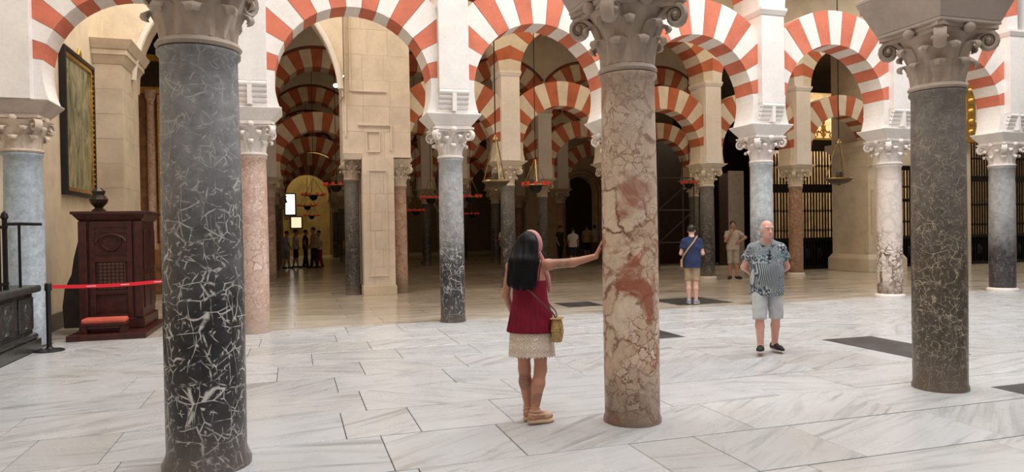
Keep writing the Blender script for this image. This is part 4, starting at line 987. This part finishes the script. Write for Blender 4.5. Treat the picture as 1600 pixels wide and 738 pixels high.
def man(label, x, y, heading, h, vox, shirt_m, short_m, shoe_m, sole_m, hair_m, skin, J, w=1.0, belly=0.0, hem=.74, short_hem=.46, bald=False, sleeve=.62, head=(0, 0), feet=((.12, 0), (-.12, 0)), hands=None, ripple=True, trousers=False, eyes=True, name='person'):
    s = h/1.7; t = thing(name, label, 'person', (x, y, 0), -heading)
    sc = lambda p: Vector(p)*s
    J = {k: ([sc(q) for q in v] if isinstance(v[0], (tuple, list)) else sc(v)) for k, v in J.items()}
    hp, L, R = head_prims(J['head'], head[0], s*1.0, tilt=head[1])
    body = torso_prims(J, s, w*.96, belly*.8) + [cap(J['chest']+sc((0, -.01, .12)), J['head']+sc((0, -.01, -.06)), .062*s, .054*s, .03)] + hp
    fts = []
    for i in (0, 1):
        body += leg_prims(J['hip'][i], J['knee'][i], J['ank'][i], s*(1.03 if w > 1 else 1)); fp = foot_prims(J['ank'][i], feet[i][0], s, pitch=feet[i][1]); body += fp[0]; fts.append(fp)
        body += [cap(J['sh'][i], J['elb'][i], .05*s*w, .04*s, .03), cap(J['elb'][i], J['wri'][i], .041*s, .027*s, .02)]
        if hands: body += hand_prims(J['wri'][i], hands[i][0], hands[i][1], 1 if i == 0 else -1, hands[i][2], s)
        else:
            d = (J['wri'][i]-J['elb'][i]).normalized(); body.append(cap(J['wri'][i], J['wri'][i]+d*.1*s, .03*s, .022*s, .01, (1, 1, 1)))
    surface('body', body, vox, skin, t)
    rp = (lambda X, Y, Z: .004*np.sin(23*X+9*Z+3*np.sin(11*Z))*np.sin(15*Z+7*Y)) if ripple else None
    g = .022*s
    sp = torso_prims(J, s, w, belly, g) + [cap(J['pelvis']+sc((0, 0, .1)), J['pelvis']+sc((0, 0, -.12)), .158*s*w+g*.6, .165*s*w+g, .03, (1, .76, 1))]
    for i in (0, 1):
        e = J['sh'][i].lerp(J['elb'][i], sleeve); sp.append(cap(J['sh'][i]+Vector((0, 0, -.012*s)), e, .060*s*min(w, 1.1), .068*s*w, .035, None, True))
    sp += [ell(J['head']+sc((0, .035, -.135)), (.06*s, .07*s, .055*s), .01, None, -1), clip_z(hem*s)]
    shirt = surface('shirt', sp, vox*1.15, shirt_m, t, rp)
    bt = [ell(J['pelvis']+sc((0, 0, -.01)), (.165*s*w, .125*s+belly*.3, .11*s), .03)]
    for i in (0, 1):
        hip, kn, an = J['hip'][i], J['knee'][i], J['ank'][i]
        if trousers: bt += [cap(hip, kn, .1*s, .075*s, .04), cap(kn, an, .072*s, .062*s, .02)]
        else:
            tt = (hip.z-short_hem*s)/max(.01, hip.z-kn.z); e = hip.lerp(kn, min(1.12, tt)); bt.append(cap(hip, e, .092*s*min(w, 1.12), .080*s*min(w, 1.1), .018, None, True))
    surface('trousers' if trousers else 'shorts', bt, vox*1.15, short_m, t, rp)
    for i in (0, 1): shoe(t, fts[i], shoe_m, sole_m, s, feet[i][0])
    if bald:
        hr = [ell(L(0, -.016, .016), (.081*s, .096*s, .080*s), .01, R), ell(L(0, .035, .085), (.075*s, .098*s, .075*s), .01, R, -1), ell(L(0, .098, -.0), (.082*s, .07*s, .13*s), .01, R, -1), ell(L(0, -.02, -.12), (.1*s, .12*s, .07*s), .01, R, -1),
              ell(L(.085, .0, -.008), (.016*s, .026*s, .035*s), .005, R, -1), ell(L(-.085, .0, -.008), (.016*s, .026*s, .035*s), .005, R, -1)]
    else:
        hr = [ell(L(0, -.016, .045), (.083*s, .100*s, .088*s), .01, R), ell(L(0, .088, -.012), (.085*s, .055*s, .085*s), .015, R, -1), ell(L(0, -.01, -.115), (.1*s, .13*s, .085*s), .02, R, -1)]
    surface('hair', hr, min(vox, .007), hair_m, t, lambda X, Y, Z: .0025*np.sin(140*X+60*Z)*np.sin(90*Y))
    if eyes:
        for sg in (-1, 1):
            e = part('eye', MB().sphere(tuple(L(sg*.031, .073, .014)), .0125*s, 10, 8), simple('eye_white', (.6, .56, .52), .3), t, smooth=True)
            part('iris', MB().sphere(tuple(L(sg*.031, .0805, .014)), .0062*s, 8, 6), simple('iris_brown', (.03, .02, .015), .2), e, smooth=True)
            part('eyebrow', MB().tube([tuple(L(sg*.015, .094, .036)), tuple(L(sg*.034, .090, .042)), tuple(L(sg*.052, .076, .036))], [.003*s, .0045*s, .002*s], 6), hair_m, t)
        part('lips', MB().tube([tuple(L(-.022, .082, -.0600)), tuple(L(0, .0905, -.0605)), tuple(L(.022, .082, -.0600))], [.002, .0042*s, .002], 6), simple('lip_tone', (.42, .17, .14), .5), t)
    return t, J, L, s
M_BLKHAIR = simple('black_hair', (.004, .004, .005), .55, var=.5, scale=30, spec=.15)
M_DKHAIR = simple('dark_brown_hair', (.018, .012, .009), .5, var=.5, scale=30)
M_GRYHAIR = simple('grey_hair', (.48, .46, .44), .7, var=.2, scale=40)
M_WHSOLE = simple('white_rubber', (.72, .70, .66), .6); M_BLKSHOE = simple('black_canvas', (.012, .012, .013), .7)

# ---- the woman leaning on the breccia column
WX, WY, WH = 1.885, 5.60, R_(32)
_wr = Vector((math.cos(WH), -math.sin(WH), 0)); _wf = Vector((math.sin(WH), math.cos(WH), 0))
def wl_(x, y, z): d = Vector((x-WX, y-WY, 0)); return Vector((d.dot(_wr), d.dot(_wf), z))
woman = thing('person', 'woman in dark red top and cream crochet skirt touching the breccia column', 'person', (WX, WY, 0), -WH)
sh_r, sh_l = Vector((.148, .0, 1.315)), Vector((-.165, .01, 1.30))
ct = Vector((2.68, 5.35, 0)); nrm_c = Vector((-.93, .37, 0)).normalized(); con = ct+nrm_c*.2445
wrist_w = con+nrm_c*.022; wri_r = wl_(wrist_w.x-.02, wrist_w.y-.005, 1.375)
hd_dir = wl_(WX+.0+.10, WY-.03, 0); fdir = Vector((wl_(WX+.09, WY-.035, 0).x*.9, wl_(WX+.09, WY-.035, 0).y*.9, .22))
pn = wl_(WX-nrm_c.x, WY-nrm_c.y, 0)
elb_r = sh_r.lerp(wri_r, .52)+Vector((0, -.015, -.018))
elb_l, wri_l = Vector((-.225, .03, 1.06)), Vector((-.19, .16, .86))
SKW = skin_mat('tanned_skin', (.50, .235, .15), [(sh_r.x+.10, sh_r.y+.05, 1.32, .11), (-.065, -.06, .34, .08), (.075, -.10, .21, .065)])
hpW, LW, RW = head_prims((-.01, .035, 1.468), R_(-24), .93, True)
bw = [ell((0, 0, .86), (.15, .115, .13), .04), cap((0, 0, .92), (-.01, .0, 1.12), .105, .115, .05, (1, .8, 1)), ell((-.01, .0, 1.19), (.135, .095, .15), .05), cap(sh_l, sh_r, .045, .045, .05, (1, .9, .9)),
      cap((-.01, -.005, 1.29), (-.01, .02, 1.40), .047, .042, .03)] + hpW
hips, knees, anks = [(.075, 0, .82), (-.075, 0, .82)], [(.078, -.015, .445), (-.066, .01, .445)], [(.036, -.075, .105), (-.042, .03, .105)]
fW = []
for i in (0, 1):
    bw += leg_prims(hips[i], knees[i], anks[i], 1, .078, .049, .054, .031); fp = foot_prims(anks[i], (R_(48), R_(8))[i], .92); bw += fp[0]; fW.append(fp)
bw += [cap(sh_r, elb_r, .043, .036, .03), cap(elb_r, wri_r, .036, .0235, .02)] + hand_prims(wri_r, fdir, pn, 1, .06, .98, .12)
bw += [cap(sh_l, elb_l, .042, .035, .03), cap(elb_l, wri_l, .035, .024, .02)] + hand_prims(wri_l, (.3, .8, -.2), (1, 0, -.3), -1, .35, .95)
surface('body', bw, .0055, SKW, woman)
# hair: long, black, down to the middle of the back
hh = [ell(LW(0, -.02, .042), (.082, .098, .088), .03, RW)]
for i in range(9):
    u = i/8; xx = -.125+.185*u; top = LW((u-.5)*.15, -.062+.02*abs(u-.5), .02)
    mid = (xx*.9-.006, -.085-.03*math.sin(math.pi*u), 1.34); bot = (xx-.012, -.128-.022*math.sin(math.pi*u), 1.175+.02*math.sin(i*2.1)-.012*math.sin(math.pi*u))
    hh += [cap(top, mid, .046, .046, .03), cap(mid, bot, .046, .034, .03)]
hh += [ell(LW(0, .088, -.02), (.075, .062, .10), .015, RW, -1)]
surface('hair', hh, .006, M_BLKHAIR, woman, lambda X, Y, Z: .0035*np.sin(95*X+1.2*np.sin(17*Z))+.0015*np.sin(160*X+14*Z))
# pink head scarf and its hanging tail
M_SCARF = fabric('pink_scarf', (.72, .36, .38))
sc_ = [tuple(LW(.092*math.cos(a), .034-.02*math.sin(a), .03+.105*math.sin(a))) for a in [R_(-50+i*280/28) for i in range(29)]]
sv = MB()
for k, (dx, rr) in enumerate(((-.016, .011), (0, .0135), (.016, .011))):
    sv.tube([tuple(Vector(p)+Vector(RW@np.array([0, dx, 0], np.float32))) for p in sc_], rr, 8)
part('head_scarf', sv, M_SCARF, woman, smooth=True)
tl = [LW(.078, .03, -.05), V3(.088, .06, 1.36), V3(.10, .085, 1.30), V3(.125, .105, 1.2), V3(.14, .10, 1.08)]
part('scarf_tail', MB().tube([tuple(p) for p in tl], [.016, .02, .02, .024, .016], 8), M_SCARF, woman, smooth=True)
def loft(rings, seg=120, pleat=0, shape=None):
    m = MB(); vs = []
    for j, (cx, cy, z, rx, ry, amp, hz) in enumerate(rings):
        for k in range(seg):
            a = 2*math.pi*k/seg; p = 1+amp*math.sin(pleat*a+.6*math.sin(3*a))
            vs.append((cx+rx*p*math.cos(a), cy+ry*p*math.sin(a), z+hz*(abs(math.sin(a*18))-.5)))
    m.add(vs, [(j*seg+k, j*seg+(k+1) % seg, (j+1)*seg+(k+1) % seg, (j+1)*seg+k) for j in range(len(rings)-1) for k in range(seg)]); return m
M_TOP = fabric('burgundy', (.19, .010, .028), .8, .15)
def crochet():
    m, nt, bs = newmat('cream_crochet'); v = objco(nt, scale=(1, 1, 1)); ed = NN(nt, 'ShaderNodeTexVoronoi', {'Vector': v, 'Scale': 17.0, 'Randomness': .2}).outputs['Distance']
    rg = mth(nt, 'SINE', mth(nt, 'MULTIPLY', ed, 32.0)); z = NN(nt, 'ShaderNodeSeparateXYZ', {0: v}).outputs[2]
    st = mth(nt, 'SINE', mth(nt, 'MULTIPLY', z, 70.0)); h = mth(nt, 'ADD', mth(nt, 'MULTIPLY', rg, .5), mth(nt, 'MULTIPLY', st, .15))
    nt.links.new(ramp(nt, mth(nt, 'ADD', mth(nt, 'MULTIPLY', h, .5), .5), [(.12, (.46, .30, .22)), (.4, (.76, .61, .50)), (.8, (.86, .74, .63))]), bs.inputs['Base Color'])
    bs.inputs['Roughness'].default_value = .9; bump(nt, bs, h, .6, .01); return m
def cloth_part(name, mb, mat, parent, th=.004):
    o = part(name, mb, mat, parent, smooth=True); md = o.modifiers.new('thickness', 'SOLIDIFY'); md.thickness = th; md.offset = -1; return o
cloth_part('skirt', loft([(0, 0, .84, .165, .135, .0, 0), (0, 0, .76, .182, .15, .0, 0), (0, 0, .66, .190, .158, .006, 0), (0, 0, .575, .197, .163, .01, .0), (0, 0, .56, .197, .163, .01, .014)], 144, 9), crochet(), woman)
cloth_part('top', loft([(-.01, 0, 1.185, .142, .106, 0, 0), (-.01, 0, 1.165, .147, .109, 0, .0), (-.008, 0, 1.10, .145, .107, 0, 0), (-.006, 0, 1.03, .149, .112, .004, 0), (-.003, 0, .95, .166, .130, .016, 0), (0, 0, .86, .186, .150, .024, 0), (0, 0, .775, .203, .166, .028, 0), (0, 0, .758, .205, .167, .028, 0)], 168, 28), M_TOP, woman)
for sg, s0 in ((1, sh_r), (-1, sh_l)):
    part('strap', MB().tube([(s0.x*.62, -.098, 1.18), (s0.x*.66, -.082, 1.27), (s0.x*.70, -.02, 1.348), (s0.x*.66, .06, 1.30), (s0.x*.55, .10, 1.18)], .006, 6), M_TOP, woman)
# straw bag on a brown cross-body strap
M_STRAW = simple('woven_straw', (.50, .33, .13), .8, 0, .35, 60, .6)
bag = thing('straw_bag', 'small woven straw shoulder bag at the woman\'s right hip', 'bag', (WX, WY, 0), -WH)
bx, by, bz = .232, -.06, .785
part('body', MB().lathe([(.018, -.1), (.045, -.098), (.058, -.06), (.062, 0), (.056, .055), (.045, .088), (.03, .095)], 20, (bx, by, bz), .8, 1.2), M_STRAW, bag, smooth=True)
for i in range(7): part('weave_band', MB().tube([(bx+.8*(.062-.004*abs(i-3))*math.cos(a), by+1.2*(.062-.004*abs(i-3))*math.sin(a), bz-.066+.021*i) for a in [2*math.pi*k/20 for k in range(20)]], .0055, 5, True), M_STRAW, bag, smooth=True)
part('tassel', MB().tube([(bx+.05, by-.05, bz+.03), (bx+.055, by-.06, bz-.02)], [.008, .014], 8), M_STRAW, bag)
part('flap', MB().box(bx-.045, bx+.045, by-.07, by+.07, bz+.088, bz+.1), M_STRAW, bag, bev=.01)
stp = [(bx, by-.02, bz+.09), (.198, -.085, .93), (.135, -.132, 1.0), (.06, -.142, 1.075), (-.02, -.134, 1.15), (-.07, -.118, 1.22), (-.105, -.07, 1.315), (-.11, .0, 1.352), (-.09, .08, 1.28), (0, .135, 1.1), (.12, .14, .98), (.2, .06, .92), (bx, by+.02, bz+.09)]
part('shoulder_strap', MB().tube(stp, .0075, 6), simple('brown_leather', (.10, .035, .02), .5), bag, smooth=True)
# sandals with ankle ties
M_SAND = simple('beige_sandal', (.58, .40, .27), .7)
for i in (0, 1):
    pr, heel, ball, toe = fW[i]; dn = Vector((0, 0, -.036))
    sp_ = [cap(heel+dn, ball+dn, .036, .042, .01, (1, 1, .55)), cap(ball+dn, toe+dn, .042, .032, .01, (1, 1, .55))]
    so = surface('sandal_sole', sp_, .006, M_SAND, woman)
    a = Vector(anks[i]); ax = (ball-heel).normalized(); sd = Vector((ax.y, -ax.x, 0))
    for c0, rr, hz in ((a+Vector((0, 0, .01)), .042, 0), (a.lerp(ball, .45), .046, 0), (heel*.4+a*.6, .041, 0)):
        part('sandal_strap', MB().tube([tuple(c0+sd*rr*math.cos(q)+ax*rr*.9*math.sin(q)) for q in [2*math.pi*k/18 for k in range(18)]], .006, 6, True), M_SAND, so, smooth=True)
    part('vamp', MB().sphere(tuple(ball+Vector((0, 0, .012))), (.046, .05, .032), 14, 10), M_SAND, so, smooth=True)

# ---- the man in the patterned shirt
def print_shirt():
    m, nt, bs = newmat('printed_shirt'); v = objco(nt); ck = NN(nt, 'ShaderNodeTexVoronoi', {'Vector': v, 'Scale': 7.0, 'Randomness': .7}); cr = NN(nt, 'ShaderNodeSeparateColor', {0: ck.outputs['Color']})
    x, y, z = [NN(nt, 'ShaderNodeSeparateXYZ', {0: v}).outputs[i] for i in range(3)]
    xs = mth(nt, 'ADD', x, mth(nt, 'MULTIPLY', y, .5)); ver = mth(nt, 'SINE', mth(nt, 'MULTIPLY', xs, 340.0))
    d2 = NN(nt, 'ShaderNodeTexVoronoi', {'Vector': v, 'Scale': 19.0, 'Randomness': .35}).outputs['Distance']; rng = mth(nt, 'SINE', mth(nt, 'MULTIPLY', d2, 34.0))
    nz = noise(nt, v, 38, 2); blob = mth(nt, 'MULTIPLY', mth(nt, 'SUBTRACT', nz, .5), 9.0)
    a = mth(nt, 'GREATER_THAN', cr.outputs[0], .62); b = mth(nt, 'GREATER_THAN', cr.outputs[1], .5)
    pat = mth(nt, 'ADD', mth(nt, 'MULTIPLY', a, ver), mth(nt, 'MULTIPLY', mth(nt, 'SUBTRACT', 1.0, a), mth(nt, 'ADD', mth(nt, 'MULTIPLY', b, rng), mth(nt, 'MULTIPLY', mth(nt, 'SUBTRACT', 1.0, b), blob))))
    c = ramp(nt, mth(nt, 'ADD', mth(nt, 'MULTIPLY', pat, .5), .5), [(.25, (.035, .048, .065)), (.55, (.16, .20, .235)), (.8, (.44, .46, .47))])
    c = mix(nt, mth(nt, 'MULTIPLY', mth(nt, 'GREATER_THAN', cr.outputs[2], .7), .16), c, (.12, .30, .36)); nt.links.new(c, bs.inputs['Base Color']); bs.inputs['Roughness'].default_value = .85; return m
J1 = dict(pelvis=(0, 0, .93), chest=(0, .0, 1.24), sh=[(.178, -.01, 1.352), (-.178, -.01, 1.352)], head=(0, .045, 1.58), hip=[(.095, .01, .87), (-.095, 0, .87)],
          knee=[(.11, .09, .49), (-.105, .0, .475)], ank=[(.112, .13, .10), (-.105, -.10, .095)], elb=[(.265, -.10, 1.10), (-.265, -.10, 1.10)], wri=[(.09, -.20, .955), (-.09, -.205, .93)])
t, J, L, s = man('bald man in printed grey shirt and pale shorts, hands behind back', 5.68, 7.56, R_(206), 1.665, .007, print_shirt(), fabric('pale_grey', (.50, .52, .53)), M_BLKSHOE, M_WHSOLE, M_GRYHAIR,
        skin_mat('ruddy_skin', (.70, .37, .29)), J1, w=1.16, belly=.045, hem=.745, short_hem=.445, bald=True, head=(R_(16), .06), feet=((R_(14), .16), (R_(-22), 0)),
        hands=[((-.9, -.1, -.2), (0, -1, .2), .35), ((.9, -.1, -.1), (0, -1, .2), .35)])
def collar(t, J, s, mat, y0=.035, z0=-.135):
    c = J['head']; pts = [(c.x+.082*s*math.sin(a), c.y-.006-.078*s*math.cos(a), c.z+(-.125-.035*(1-math.cos(a)))*s) for a in [R_(-150+i*300/20) for i in range(21)]]
    part('collar', MB().tube(pts, [.012]+[.016]*19+[.012], 8), mat, t, smooth=True)
collar(t, J, s, bpy.data.materials['printed_shirt'])
gx, gy, gz = 0, .155*s, 1.285*s
gl = part('sunglasses', MB().tube([(gx, gy+.028, gz+.04), (gx+.004, gy+.036, gz), (gx+.004, gy+.046, gz-.045)], .007, 6), M_BLACK, t)
for dz in (-.02, -.062): part('lens', MB().sphere((gx+.006, gy+.05-dz*.1, gz+dz), (.024, .01, .02), 10, 8), M_BLACK, gl, smooth=True)
part('placket', MB().box(-.015, .015, gy+.005, gy+.02, gz+.0, gz+.06), bpy.data.materials['printed_shirt'], t)

# ---- the young man in navy seen from behind
J2 = dict(pelvis=(0, 0, .95), chest=(0, 0, 1.24), sh=[(.165, 0, 1.365), (-.165, 0, 1.365)], head=(-.005, .035, 1.585), hip=[(.08, 0, .88), (-.08, 0, .88)], knee=[(.075, 0, .48), (-.075, 0, .48)],
          ank=[(.075, -.02, .09), (-.07, -.01, .09)], elb=[(.225, .0, 1.10), (-.225, .0, 1.10)], wri=[(.12, .22, 1.08), (-.12, .22, 1.08)])
M_NAVY = fabric('navy', (.030, .042, .10)); M_KHAKI = fabric('khaki', (.36, .27, .165))
t, J, L, s = man('young man in navy shirt and khaki shorts seen from behind', 7.78, 12.75, R_(36), 1.62, .010, M_NAVY, M_KHAKI, simple('blue_shoe', (.22, .28, .38), .7), M_WHSOLE, M_DKHAIR,
        skin_mat('fair_skin', (.66, .40, .32)), J2, hem=.80, short_hem=.52, feet=((R_(12), 0), (R_(-10), 0)), hands=[((-.3, .8, .3), (-.6, 0, .6), .4), ((.3, .8, .3), (.6, 0, .6), .4)], eyes=False)
sb = thing('shoulder_bag', 'small tan cross-body bag at the navy man\'s left hip', 'bag', (7.78, 12.75, 0), -R_(36))
part('pouch', MB().box(-.235*s, -.185*s, -.1, .08, .80*s, .98*s), simple('tan_leather', (.42, .26, .15), .6), sb, bev=.02)
part('strap', MB().tube([tuple(Vector(p)*s) for p in ((-.2, -.06, .97), (-.17, -.125, 1.05), (-.05, -.152, 1.22), (.06, -.14, 1.36), (.11, -.085, 1.455), (.115, .0, 1.468), (.08, .10, 1.38), (-.05, .14, 1.2), (-.18, .1, 1.02))], .016, 6), MATS['tan_leather'], sb, smooth=True)

# ---- the man in grey beside the dark column
J3 = dict(pelvis=(0, 0, .95), chest=(0, 0, 1.24), sh=[(.17, 0, 1.37), (-.17, 0, 1.37)], head=(0, .03, 1.59), hip=[(.08, 0, .88), (-.08, 0, .88)], knee=[(.085, .01, .48), (-.09, .01, .48)],
          ank=[(.09, 0, .09), (-.11, .02, .09)], elb=[(.22, .08, 1.13), (-.36, -.02, 1.22)], wri=[(.06, .20, 1.37), (-.17, .10, 1.10)])
man('man in grey shirt and shorts, hand at chin, beside dark column', 12.5, 18.2, R_(208), 1.72, .012, fabric('warm_grey', (.44, .39, .34)), fabric('stone_grey', (.37, .34, .29)), M_BLKSHOE, M_BLKSHOE, M_DKHAIR,
    skin_mat('olive_skin', (.42, .22, .15)), J3, hem=.86, short_hem=.46, feet=((R_(20), 0), (R_(-35), 0)), hands=[((-.25, .0, 1), (-.3, -1, 0), .3), ((.5, .3, -.5), (.6, -.3, 0), .3)])

# ---- visitors deep in the hall
JF = dict(pelvis=(0, 0, .95), chest=(0, 0, 1.24), sh=[(.165, 0, 1.36), (-.165, 0, 1.36)], head=(0, .03, 1.585), hip=[(.08, 0, .88), (-.08, 0, .88)], knee=[(.08, .03, .48), (-.08, -.02, .48)],
          ank=[(.08, .08, .09), (-.09, -.10, .09)], elb=[(.23, -.02, 1.12), (-.23, -.02, 1.12)], wri=[(.22, .10, .92), (-.22, .12, .93)])
far = [('visitor in pale blue top and grey skirt, far left nave', -.28, 32.4, 60, 1.66, (.40, .46, .56), (.20, .24, .32), 0),
       ('visitor in white shirt and dark shorts, far left nave', .10, 32.9, 80, 1.72, (.55, .50, .48), (.03, .03, .035), 0),
       ('visitor in dark shirt walking, far left nave', .52, 33.0, 95, 1.70, (.06, .045, .04), (.02, .02, .02), 1),
       ('tall visitor in tan shirt, far left nave', .86, 32.3, 250, 1.80, (.42, .27, .15), (.02, .02, .03), 1),
       ('visitor in white shirt and red trousers, far left nave', 1.10, 32.6, 250, 1.66, (.70, .64, .60), (.30, .02, .035), 1),
       ('visitor in brown shadow right of the left group', 2.35, 32.0, 200, 1.7, (.16, .09, .06), (.05, .03, .03), 0),
       ('visitor in red beside the dim left columns', 3.35, 30.6, 160, 1.62, (.34, .05, .05), (.05, .03, .03), 1),
       ('visitor with white back turned, deep centre', 11.2, 27.6, 30, 1.60, (.62, .60, .60), (.03, .03, .035), 0),
       ('dark-clothed visitor standing before the white shirt, deep centre', 11.0, 28.6, 150, 1.70, (.03, .028, .028), (.02, .02, .02), 1),
       ('visitor in ochre shirt, deep centre group', 13.9, 32.4, 20, 1.74, (.42, .33, .18), (.03, .03, .03), 0),
       ('visitor in white shirt right of the ochre one', 14.4, 32.6, 10, 1.72, (.60, .56, .52), (.16, .14, .12), 1),
       ('visitor in white shirt half hidden behind the woman\'s hair', 8.2, 27.5, 20, 1.78, (.60, .57, .54), (.05, .05, .06), 0),
       ('dark visitor standing by a dim column left of grey column', 5.9, 33.0, 90, 1.72, (.03, .025, .025), (.02, .02, .02), 0)]
for i, (lb, x, y, hd, h, c1, c2, tr) in enumerate(far):
    man(lb, x, y, R_(hd), h, .02, fabric('far_shirt_%d' % i, c1), fabric('far_bottom_%d' % i, c2), M_BLKSHOE, M_BLKSHOE, M_DKHAIR, simple('far_skin', (.40, .22, .15), .6), JF, hem=.84, ripple=False, trousers=bool(tr), eyes=False, feet=((.15, 0), (-.1, 0)))
